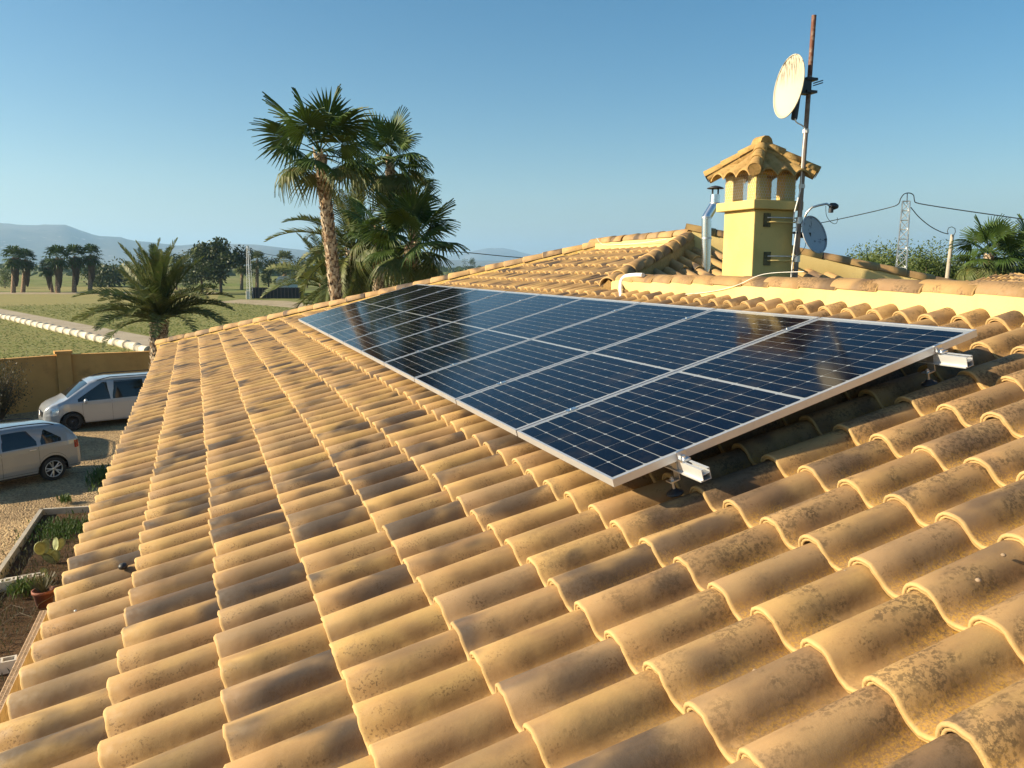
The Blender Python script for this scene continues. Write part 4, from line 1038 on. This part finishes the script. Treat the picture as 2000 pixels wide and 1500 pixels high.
for k in (0, 3):
    p0, p1 = base[k], base[(k+1) % 4]; ev = (p1-p0); Lw = ev.length; ev.normalize(); mid = (p0+p1)/2; upd = (c-mid); Lu = upd.length; upd.normalize(); nrm = ev.cross(upd)
    for a in range(int(Lu/.38)):
        for b in range(int(Lw/.225)):
            s_ = -Lw/2+.1+b*.225; f = (a*.38+.2)/Lu
            if abs(s_) > Lw/2*(1-f): continue
            m_ = basis(mid+upd*(a*.38)+ev*s_+nrm*.03, upd, nrm.cross(upd), nrm); vs, fs, uv, _ = VARI[gg.randrange(6)]
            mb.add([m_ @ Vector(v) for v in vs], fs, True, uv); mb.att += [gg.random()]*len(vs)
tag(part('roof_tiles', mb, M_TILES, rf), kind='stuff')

# ------------------------------------------------------------------ vehicles
def lerp_(xs, ys, x): return float(np.interp(x, xs, ys))
class Car:
    def __init__(s, L, Wd, prof, belt, wheels, wr, plan, roofw=.78, sill=.24, arch=.40):
        s.L, s.W, s.prof, s.belt, s.wh, s.wr, s.plan, s.rw, s.sill, s.arch = L, Wd/2, prof, belt, wheels, wr, plan, roofw, sill, arch
    def zt(s, x): return lerp_(*zip(*s.prof), x) if False else float(np.interp(x, [p[0] for p in s.prof], [p[1] for p in s.prof]))
    def zb(s, x): return min(float(np.interp(x, [p[0] for p in s.belt], [p[1] for p in s.belt])), s.zt(x)-.03)
    def hwd(s, x): return s.W*float(np.interp(x, [p[0] for p in s.plan], [p[1] for p in s.plan]))
    def low(s, x):
        z = s.sill
        for w in s.wh:
            d = abs(x-w)
            if d < s.arch: z = max(z, s.wr+math.sqrt(s.arch**2-d*d)*.98)
        return z
    def sec(s, x):
        zt, zb, w, lo = s.zt(x), s.zb(x), s.hwd(x), s.low(x); g_ = min(1, max(0, (zt-zb-.03)/.5)); wr = w*(.93*(1-g_)+s.rw*g_)
        zb = max(zb, lo+.06)
        def cl(z): return max(z, lo)
        P_ = [(w*.95, lo), (w*.99, cl(lo+.02)), (w*1.0, cl(.48)), (w*1.0, cl(.62)), (w*.985, cl(zb-.12)), (w*.965, max(cl(zb), lo+.02))]
        hgt = zt-zb
        P_ += [(w*.955*(1-.5)+wr*.5, zb+hgt*.5), (wr+.01, zb+hgt*.82), (wr-.035, zb+hgt*.95), (wr*.72, zt-.004), (wr*.35, zt+.008), (0, zt+.012)]
        return P_
    def surf(s, x, z):
        P_ = s.sec(x); ys_ = [p[0] for p in P_[:9]]; zs = [p[1] for p in P_[:9]]
        return float(np.interp(z, zs, ys_))
    def build(s, name, label, paint, loc, rz, parts):
        th_ = thing(name, label, 'van' if 'van' in name else 'car', 'cars parked in the yard', loc, rz)
        n = 110; xs = sorted(set([round(-s.L/2+s.L*i/n, 4) for i in range(n+1)])); mb = MB(); k = 12; vs = []
        for x in xs:
            P_ = s.sec(x); vs += [Vector((x, -y, z)) for y, z in P_]+[Vector((x, y, z)) for y, z in P_[-2::-1]]
        m_ = 2*k-1; fs = [(i*m_+j, (i+1)*m_+j, (i+1)*m_+j+1, i*m_+j+1) for i in range(len(xs)-1) for j in range(m_-1)]
        mb.add(vs, [f for q, f in enumerate(fs) if 5 <= q % (m_-1) < m_-6], True); mb.add(vs, [f for q, f in enumerate(fs) if not 5 <= q % (m_-1) < m_-6]); mb.add(vs[:m_], [tuple(range(m_))]); mb.add(vs[-m_:], [tuple(range(m_))[::-1]])
        body = part('body', mb, paint)
        body.parent = th_
        mb = MB(); mb.box((0, 0, .55), (s.L-.5, s.W*2-.5, .5)); mb.box((0, 0, .30), (s.L-.6, s.W*2-.3, .14))
        o = part('underbody', mb, M_BLACK); o.parent = th_
        for wx in s.wh:
            for sd in (-1, 1):
                wo = link('wheel', None); wo.parent = th_; wo.location = (wx, sd*(s.W-.13), s.wr); wo.rotation_euler = (R(90), 0, 0) if sd < 0 else (R(-90), 0, 0)
                w_ = .115
                mb = MB(); mb.lathe([(s.wr*.70, -w_*.9), (s.wr*.93, -w_), (s.wr, -w_*.7), (s.wr, w_*.7), (s.wr*.93, w_), (s.wr*.70, w_*.9)], 40); o = part('tyre', mb, M_RUBBER); o.parent = wo
                mb = MB(); mb.lathe([(s.wr*.70, w_*.88), (s.wr*.66, w_*.7), (s.wr*.63, .0), (0, -.01)], 40)
                o = part('rim_well', mb, M_BLACK); o.parent = wo
                mb = MB(); ns = parts['spokes']
                mb.lathe([(s.wr*.71, w_*.86), (s.wr*.70, w_*.96), (s.wr*.655, w_*.92), (s.wr*.64, w_*.6)], 40)
                for q in range(ns):
                    a = 2*math.pi*q/ns; tw = parts['sw']; r0_, r1_ = s.wr*.10, s.wr*.67
                    if parts.get('fork'):
                        for da in (-.20, .20):
                            p0 = Vector((math.cos(a)*r0_, math.sin(a)*r0_, w_*.72)); p1 = Vector((math.cos(a+da)*r1_, math.sin(a+da)*r1_, w_*.85)); mb.tube([p0, p0.lerp(p1, .5)+Vector((0, 0, .006)), p1], tw, 5)
                    else:
                        mb.tube([(math.cos(a)*r0_, math.sin(a)*r0_, w_*.7), (math.cos(a)*r1_, math.sin(a)*r1_, w_*.85)], tw, 4)
                mb.lathe([(s.wr*.16, w_*.6), (s.wr*.15, w_*.82), (0, w_*.84)], 16)
                o = part('rim', mb, parts['rimmat']); o.parent = wo
        def patch(nm, x0, x1, zlo, zhi, m, offs=.004, nx=14, both=True, nz=5):
            for sd in ((-1, 1) if both else (-1,)):
                mb = MB(); vs = []
                for i in range(nx+1):
                    x = x0+(x1-x0)*i/nx; a, b = zlo(x), zhi(x)
                    for j in range(nz+1):
                        z = a+(max(b, a+.002)-a)*j/nz; vs.append(Vector((x, sd*(s.surf(x, z)+offs), z)))
                k2 = nz+1; fs = [(i*k2+j, i*k2+j+1, (i+1)*k2+j+1, (i+1)*k2+j) for i in range(nx) for j in range(nz)]
                if sd < 0: fs = [f[::-1] for f in fs]
                mb.add(vs, fs, True); o = part(nm, mb, m); o.parent = th_
        for w in parts['windows']:
            (x0, x1, tl, tr_) = w[:4]
            patch('side_window', x0, x1, lambda x: s.zb(x)+.035, lambda x: min(s.zt(x)-.115, s.zt(x)-.115, (s.zb(x)+.035)+tl[0]*(x-x0)+tl[1], (s.zb(x)+.035)+tr_[0]*(x1-x)+tr_[1]), M_GLASS)
        for (x0, x1) in parts['screens']:
            mb = MB(); vs = []; nx, ny = 8, 8
            for i in range(nx+1):
                x = x0+(x1-x0)*i/nx; P_ = s.sec(x); wtop = P_[8][0]-.04
                for j in range(ny+1):
                    y = -wtop+2*wtop*j/ny; ya = abs(y); z = float(np.interp(ya, [P_[11][0], P_[10][0], P_[9][0], P_[8][0]], [P_[11][1], P_[10][1], P_[9][1], P_[8][1]])); vs.append(Vector((x, y, z+.008)))
            k2 = ny+1; mb.add(vs, [(i*k2+j, (i+1)*k2+j, (i+1)*k2+j+1, i*k2+j+1) for i in range(nx) for j in range(ny)], True)
            o = part('windscreen' if x0 > 0 else 'rear_window', mb, M_GLASS); o.parent = th_
        for x in parts['seams']:
            patch('door_seam', x-.004, x+.004, lambda q: max(.3, s.low(q)+.03), lambda q: s.zb(q)-.01, M_DARK, .0015, 1)
        for (x, z) in parts['handles']:
            for sd in (-1, 1):
                mb = MB(); y = s.surf(x, z); mb.box((x, sd*(y+.018), z), (.19, .02, .028)); o = part('door_handle', mb, parts.get('hm', paint)); o.parent = th_
                bm_ = o.modifiers.new('b', 'BEVEL'); bm_.width = .008; bm_.segments = 2
        mx, mz = parts['mirror']
        for sd in (-1, 1):
            mb = MB(); y = s.surf(mx, mz); mb.lathe([(0, -.11), (.07, -.10), (.10, -.02), (.09, .06), (.02, .09), (0, .09)], 14, Matrix.Translation((mx, sd*(y+.14), mz)) @ Matrix.Rotation(R(90), 4, 'X') @ Matrix.Diagonal((.7, .95, 1, 1))); o = part('mirror', mb, paint); o.parent = th_
            mb = MB(); mb.tube([(mx-.02, sd*(y-.02), mz-.05), (mx, sd*(y+.08), mz-.03)], .022, 6); o = part('mirror_arm', mb, M_BLACK); o.parent = th_
        x0, x1 = parts['rails']
        for sd in (-1, 1):
            mb = MB(); pts_ = []
            for i in range(13):
                x = x0+(x1-x0)*i/12; P_ = s.sec(x); e = .07*min(1, min(i, 12-i)/1.5); pts_.append((x, sd*(P_[8][0]-.03), P_[8][1]+.005+e))
            mb.tube(pts_, .017, 6); o = part('roof_rail', mb, parts['railmat']); o.parent = th_
        for (nm, m, x0, x1, z0, z1) in parts['lamps']:
            patch(nm, x0, x1, lambda x: z0+(0 if x0 < 0 else .0), lambda x: min(z1, s.zt(x)-.02), m, .006, 6)
        patch('wheel_arch_liner', -s.L/2+.06, s.L/2-.06, lambda x: s.low(x)-.0, lambda x: s.low(x)+parts['clad'], M_BLACK, .005, 90, True, 1)
        return th_
van = Car(5.14, 1.93, [(-2.57, 1.35), (-2.52, 1.74), (-2.4, 1.83), (-1.5, 1.87), (.2, 1.88), (.75, 1.84), (1.0, 1.76), (1.78, 1.21), (1.88, 1.15), (2.25, 1.02), (2.45, .90), (2.545, .72), (2.57, .50)],
          [(-2.6, 1.10), (1.0, 1.05), (1.9, 1.02), (2.57, .70)], (1.65, -1.55), .345, [(-2.57, .93), (-2.4, .985), (-2, 1), (1.7, 1), (2.1, .96), (2.35, .88), (2.5, .74), (2.57, .62)], .80, .26, .415)
vf = gz(143, 842); vr = gz(262, 825)
ang = math.atan2(vf.y-vr.y, vf.x-vr.x)
def place(front_wheel, heading, car, side=-1, wi=0):
    d = Vector((math.cos(heading), math.sin(heading), 0)); sd = Vector((-math.sin(heading), math.cos(heading), 0))
    return front_wheel-d*car.wh[wi]-sd*(car.W-.1)*(1)
# visible side faces the camera: heading points left (-X), so the car's left flank faces -Y
va = math.pi+R(16)
vd = Vector((math.cos(va), math.sin(va), 0)); vs_ = Vector((-math.sin(va), math.cos(va), 0))
vl = vf-vd*van.wh[0]-vs_*(van.W-.08); vl.z = .02
vt = van.build('silver_van', 'silver passenger van parked nose-left against the ochre yard wall', M_CAR, vl, va, dict(
    windows=[(.30, 1.42, (9, .0), (.62, .10)), (-.98, .22, (9, .1), (9, .1)), (-2.35, -1.06, (2.5, .05), (9, .1))], screens=[(1.03, 1.74), (-2.565, -2.50)], seams=[1.28, .26, -1.02, -1.08], handles=[(.42, .98), (.08, .98)],
    mirror=(1.18, 1.10), rails=(-2.2, .7), railmat=M_BLACK, lamps=[('headlight', M_LAMP, 2.08, 2.50, .72, .90), ('tail_light', M_RED, -2.55, -2.45, .9, 1.35)], spokes=20, sw=.007, rimmat=M_RIMD, clad=.05))
mb = MB(); mb.box((2.565, 0, .64), (.03, .9, .20)); o = part('grille', mb, M_BLACK); o.parent = vt
mb = MB(); mb.tube([(2.59, .10*math.cos(a), .66+.10*math.sin(a)) for a in [2*math.pi*i/20 for i in range(21)]], .009, 5, False)
for q in range(3): a = math.pi/2+q*2*math.pi/3; mb.tube([(2.59, 0, .66), (2.59, .1*math.cos(a), .66+.1*math.sin(a))], [.012, .003], 4)
o = part('emblem', mb, M_ALU); o.parent = vt
suv = Car(4.34, 1.80, [(-2.17, .95), (-2.14, 1.10), (-2.02, 1.32), (-1.80, 1.56), (-1.6, 1.61), (-.6, 1.66), (.1, 1.65), (.35, 1.60), (1.05, 1.13), (1.15, 1.09), (1.75, 1.03), (2.02, .93), (2.13, .78), (2.17, .55)],
          [(-2.2, 1.12), (-1.3, 1.08), (1.0, 1.02), (2.17, .72)], (1.32, -1.35), .345, [(-2.17, .84), (-2.05, .93), (-1.8, .99), (-1.2, 1), (1.5, 1), (1.9, .95), (2.1, .84), (2.17, .72)], .76, .30, .42)
dr = gz(106, 939); da_ = math.pi+R(33)
dd_ = Vector((math.cos(da_), math.sin(da_), 0)); ds_ = Vector((-math.sin(da_), math.cos(da_), 0))
dl = dr-dd_*suv.wh[1]-ds_*(suv.W-.08); dl.z = .02
suv.build('silver_car', 'silver grey off-roader with roof rails parked nearest, cut by the left edge', M_CAR2, dl, da_, dict(
    windows=[(.02, .90, (9, .1), (.62, .05)), (-.95, -.05, (1.6, .12), (9, .1)), (-1.62, -1.06, (.75, .10), (2.2, .10))], screens=[(.38, 1.02), (-2.10, -1.84)], seams=[.92, -.01, -.98], handles=[(.12, .98), (-.82, 1.0)],
    mirror=(.74, 1.08), rails=(-1.55, .2), railmat=M_BLACK, lamps=[('headlight', M_LAMP, 1.7, 2.08, .74, .9), ('tail_light', M_RED, -2.13, -1.98, .86, 1.08)], spokes=5, sw=.022, fork=True, rimmat=M_RIM, clad=.075, hm=M_ALU))

# a third vehicle stands just outside the frame: only its shadow on the gravel is in the photograph
v3 = vt.copy(); S.collection.objects.link(v3); v3.location = (-7.9, 31.2, .02); v3.rotation_euler = (0, 0, R(95)); v3['label'] = 'van parked out of view on the left, whose shadow crosses the gravel'
for c_ in list(vt.children):
    n_ = c_.copy(); S.collection.objects.link(n_); n_.parent = v3
    for d_ in c_.children: e_ = d_.copy(); S.collection.objects.link(e_); e_.parent = n_
# ------------------------------------------------------------------ garden bed beside the house
gpts = [gz(82, 1010), gz(200, 1003), (-.9, 21.8), (-.9, 9), (-4.6, 9), gz(0, 1152)]
sheet('garden_bed', [(p[0], p[1]) for p in gpts], .05, M_SOIL)
ed = thing('bed_edging', 'pale concrete edging round the far and left sides of the garden bed', 'edging')
for a, b in ((gz(82, 1008), gz(210, 1001)), (gz(82, 1008), gz(-60, 1222))):
    mb = MB(); d = b-a; an = math.atan2(d.y, d.x); mb.box((a+b)/2+Vector((0, 0, .09)), (d.length+.06, .085, .2), Matrix.Rotation(an, 3, 'Z')); part('kerb', mb, M_CONC, ed)
hb0, hb1 = gz(86, 1192, .55), gz(-42, 1462, .55); d = hb1-hb0; L = d.length; an = math.atan2(d.y, d.x)
bw = thing('hollow_brick_wall', 'low wall of hollow clay bricks with open cells on top, beside the eave', 'wall')
nb = int(L/.25); mbb = MB(); w_, l_, h_ = .115, .242, .5; th2 = .010
for (cx, cy, sx_, sy_) in ((0, -w_/2+th2/2, l_, th2), (0, w_/2-th2/2, l_, th2), (0, 0, l_, th2*.8), *[(-l_/2+th2/2+(l_-th2)*q/6, 0, th2, w_-2*th2) for q in range(7)]): mbb.box((cx, cy, h_/2), (sx_, sy_, h_+.0008*cx))
mbb.box((0, 0, .43), (l_-.004, w_-.004, .02)); bme = mbb.mesh('brick', M_BRICK)
for i in range(nb):
    p = hb0+d*((i+.5)/nb); link('brick', bme, bw, mat=Matrix.Translation((p.x, p.y, .05+rng.uniform(-.004, .004))) @ Matrix.Rotation(an+rng.gauss(0, .01), 4, 'Z'))
def block(p, an, lab):
    th_ = thing('concrete_block', lab, 'block', 'hollow white blocks lying in the garden bed', (p.x, p.y, .05), an); mb = MB(); L_, W_, H_, t_ = .39, .19, .19, .03
    for (cx, cy, sx_, sy_) in ((0, -W_/2+t_/2, L_, t_), (0, W_/2-t_/2, L_, t_), (-L_/2+t_/2, 0, t_, W_-2*t_), (0, 0, t_, W_-2*t_), (L_/2-t_/2, 0, t_, W_-2*t_)): mb.box((cx, cy, H_/2), (sx_, sy_, H_))
    o = part('shell', mb, M_BLOCK); o.parent = th_
for (x, y, lb) in ((3, 1158, 'hollow white block at the left end of the row of three in the bed'), (33, 1152, 'middle hollow white block of the row of three in the bed'), (66, 1146, 'hollow white block beside the plant pot'), (6, 1318, 'single hollow white block at the left edge near the brick wall')):
    block(gz(x, y), .12, lb)
pp_ = gz(92, 1196); po = thing('plant_pot', 'reddish clay pot with a dry plant at the end of the brick wall', 'plant pot', loc=(pp_.x-.05, pp_.y+.1, .05))
mb = MB(); mb.lathe([(0, 0), (.12, 0), (.17, .30), (.19, .30), (.19, .35), (.16, .35), (.14, .28), (0, .28)], 20); o = part('pot', mb, M_POT); o.parent = po
mb = MB(); g = random.Random(3)
for i in range(160):
    a = g.uniform(0, 6.28); e = Vector((math.cos(a)*g.uniform(.05, .3), math.sin(a)*g.uniform(.05, .3), .3+g.uniform(.05, .35))); s_ = Vector((-math.sin(a), math.cos(a), 0))*.008
    mb.add([Vector((0, 0, .28))-s_, Vector((0, 0, .28))+s_, e+s_*.5, e-s_*.5], [(0, 1, 2, 3)])
o = part('plant', mb, M_BUSH); o.parent = po
# prickly pear
def cactus(x, y, lab, seed, n=6, sc=1.0):
    g = random.Random(seed); p = gz(x, y); th_ = thing('prickly_pear', lab, 'cactus', 'prickly pears in the garden bed', (p.x, p.y, .05)); P_ = [(Vector((0, 0, 0)), Vector((0, 0, 1)))]
    for i in range(n):
        b, d = P_[g.randrange(len(P_))] if i else P_[0]; nd = (d+Vector((g.gauss(0, .5), g.gauss(0, .3), 0))).normalized(); l = .26*sc*g.uniform(.8, 1.1)
        fr_ = frame_to(nd, b, Vector((g.gauss(0, .4), 1, 0)).normalized()); mb = MB(); vs = []; k = 14
        for rr, tz in ((0.02, .02), (.5, .022), (1, .004)):
            for sgn in (1, -1):
                vs += [fr_ @ Vector((math.cos(2*math.pi*q/k)*l*.33*rr, sgn*tz*sc, l*.5+math.sin(2*math.pi*q/k)*l*.5*rr)) for q in range(k)]
        fs = [tuple(range(k))]+[tuple(range(k, 2*k))[::-1]]
        for a0, b0x in ((0, 2), (2, 4), (1, 3), (3, 5)): fs += [(a0*k+q, a0*k+(q+1) % k, b0x*k+(q+1) % k, b0x*k+q) for q in range(k)]
        fs += [(4*k+q, 4*k+(q+1) % k, 5*k+(q+1) % k, 5*k+q) for q in range(k)]
        mb.add(vs, fs, True); o = part('pad', mb, M_CACT); o.parent = th_; P_.append((b+nd*l*.95, nd))
cactus(106, 1105, 'yellowish prickly pear with broad pads by the eave', 5, 8, 1.25); cactus(85, 1092, 'slim pale prickly pear pad left of the broad one', 6, 2, 1.0); cactus(20, 1158, 'pale low prickly pear beside the hollow blocks', 8, 4, .9); cactus(99, 1140, 'single pale pad near the clay pot', 9, 2, .7)
def weeds(name, cx, cy, rx, ry, n, h, seed, m=M_WEED, z=.05):
    g = random.Random(seed); mb = MB()
    for i in range(n):
        x, y = g.gauss(cx, rx), g.gauss(cy, ry); a = g.uniform(0, 6.28); hh = h*g.uniform(.3, 1.2); s_ = Vector((-math.sin(a), math.cos(a), 0))*hh*.10; b = Vector((x, y, z)); e = b+Vector((math.cos(a)*hh*.5, math.sin(a)*hh*.5, hh)); mm_ = (b+e)/2+Vector((0, 0, hh*.12))
        mb.add([b, mm_+s_, e, mm_-s_], [(0, 1, 2, 3)])
    return tag(part(name, mb, m), kind='stuff')
w1 = gz(125, 1040); weeds('weeds_grass', w1.x, w1.y, .34, .45, 1500, .13, 1)
w1 = gz(60, 1120); weeds('weeds_undergrowth', w1.x, w1.y-1, .5, 2.0, 1500, .12, 2, M_BUSH)
w1 = gz(190, 940); weeds('grass', w1.x+.1, w1.y, .14, .6, 420, .22, 3); w1 = gz(128, 985); weeds('grass', w1.x, w1.y, .08, .1, 90, .2, 4)
w1 = gz(50, 1165); weeds('grass', w1.x, w1.y, .12, .15, 120, .28, 6)
mb = MB(); g = random.Random(8)
for i in range(26):
    p = Vector((g.uniform(-3.9, -2.9), g.uniform(12, 16.5), .05)); a = g.uniform(0, 6.28); l = g.uniform(.4, 1.3); mb.tube([p, p+Vector((math.cos(a)*l*.5, math.sin(a)*l*.5, l*.35)), p+Vector((math.cos(a)*l, math.sin(a)*l, l*.3))], .005, 4)
tag(part('dry_grass', mb, M_DRYLEAF), kind='stuff')
# gravel stones
g = random.Random(12); mb = MB(); OCT = [(1, 0, 0), (0, 1, 0), (-1, 0, 0), (0, -1, 0), (0, 0, 1)]
for i in range(15000):
    y = 14+ (g.random()**1.4)*22; x = g.uniform(-9.5 if y > 20 else -6.5, -.6 if y < 24 else 1)
    if -4.1 < x < -1 and y < 21.9 and x > -4.4+(y-15)*.08: continue
    s_ = g.uniform(.012, .034); mb.add([(x+a*s_*g.uniform(.7, 1.4), y+b*s_*g.uniform(.7, 1.4), .018+c*s_*.8) for a, b, c in OCT], [(0, 1, 4), (1, 2, 4), (2, 3, 4), (3, 0, 4)])
tag(part('gravel_stones', mb, M_GRAVEL), kind='stuff')

# ------------------------------------------------------------------ small things on the tiles
def pebble(x, y, r, m, lab, off=.18, cat='stone', name='stone', flat=.7, group=None):
    d = ray(x, y); O2 = O-N*off; t_ = ((O2-Vector((0, 0, H))).dot(N))/d.dot(N); p = Vector((0, 0, H))+d*t_; g = random.Random(int(x)); mb = MB(); vs = []
    for i in range(5):
        for j in range(8):
            a, b = math.pi*i/4, 2*math.pi*j/8; q = Vector((math.sin(a)*math.cos(b), math.sin(a)*math.sin(b), math.cos(a)*flat))*r*(1+.35*mnoise.noise(Vector((i, j*1.3, x)))); vs.append(p+q)
    mb.add(vs, [(i*8+j, (i+1)*8+j, (i+1)*8+(j+1) % 8, i*8+(j+1) % 8) for i in range(4) for j in range(8)], True); tag(part(name, mb, m), lab, cat, group)
pebble(240, 1106, .026, M_BLACK, 'black lump lying on a tile near the eave', .175, 'lump', 'dark_lump')
pebble(147, 1193, .007, M_WHITE, 'white fleck on the lowest tile row', .182, 'fleck', 'white_fleck')
pebble(1476, 1312, .010, M_STONE, 'grey stone in a trough near the bottom, right of centre', .215)
pebble(1652, 1116, .008, M_STONE, 'pale stone behind a tile lip on the right', .20)
pebble(1911, 1133, .009, M_STONE, 'light stone on a dark tile at the right edge', .17)
pebble(1960, 1084, .008, M_STONE, 'small round stone on a tile near the right edge', .18)
pebble(96, 1250, .006, M_BLACK, 'tiny dark crumb on the eave tiles', .18)

# ------------------------------------------------------------------ haze
t = NT('haze_air'); t.t.nodes.remove(t.b); pv = t.n('VolumePrincipled'); pv.inputs['Color'].default_value = (.42, .68, 1.0, 1); pv.inputs['Density'].default_value = 1.15e-4; pv.inputs['Anisotropy'].default_value = .25
t.l(pv.outputs[0], t.o.inputs['Volume'])
mb = MB(); mb.box((0, 7000, 299), (38000, 24000, 602)); hz = part('haze', mb, t.m); tag(hz, kind='stuff')
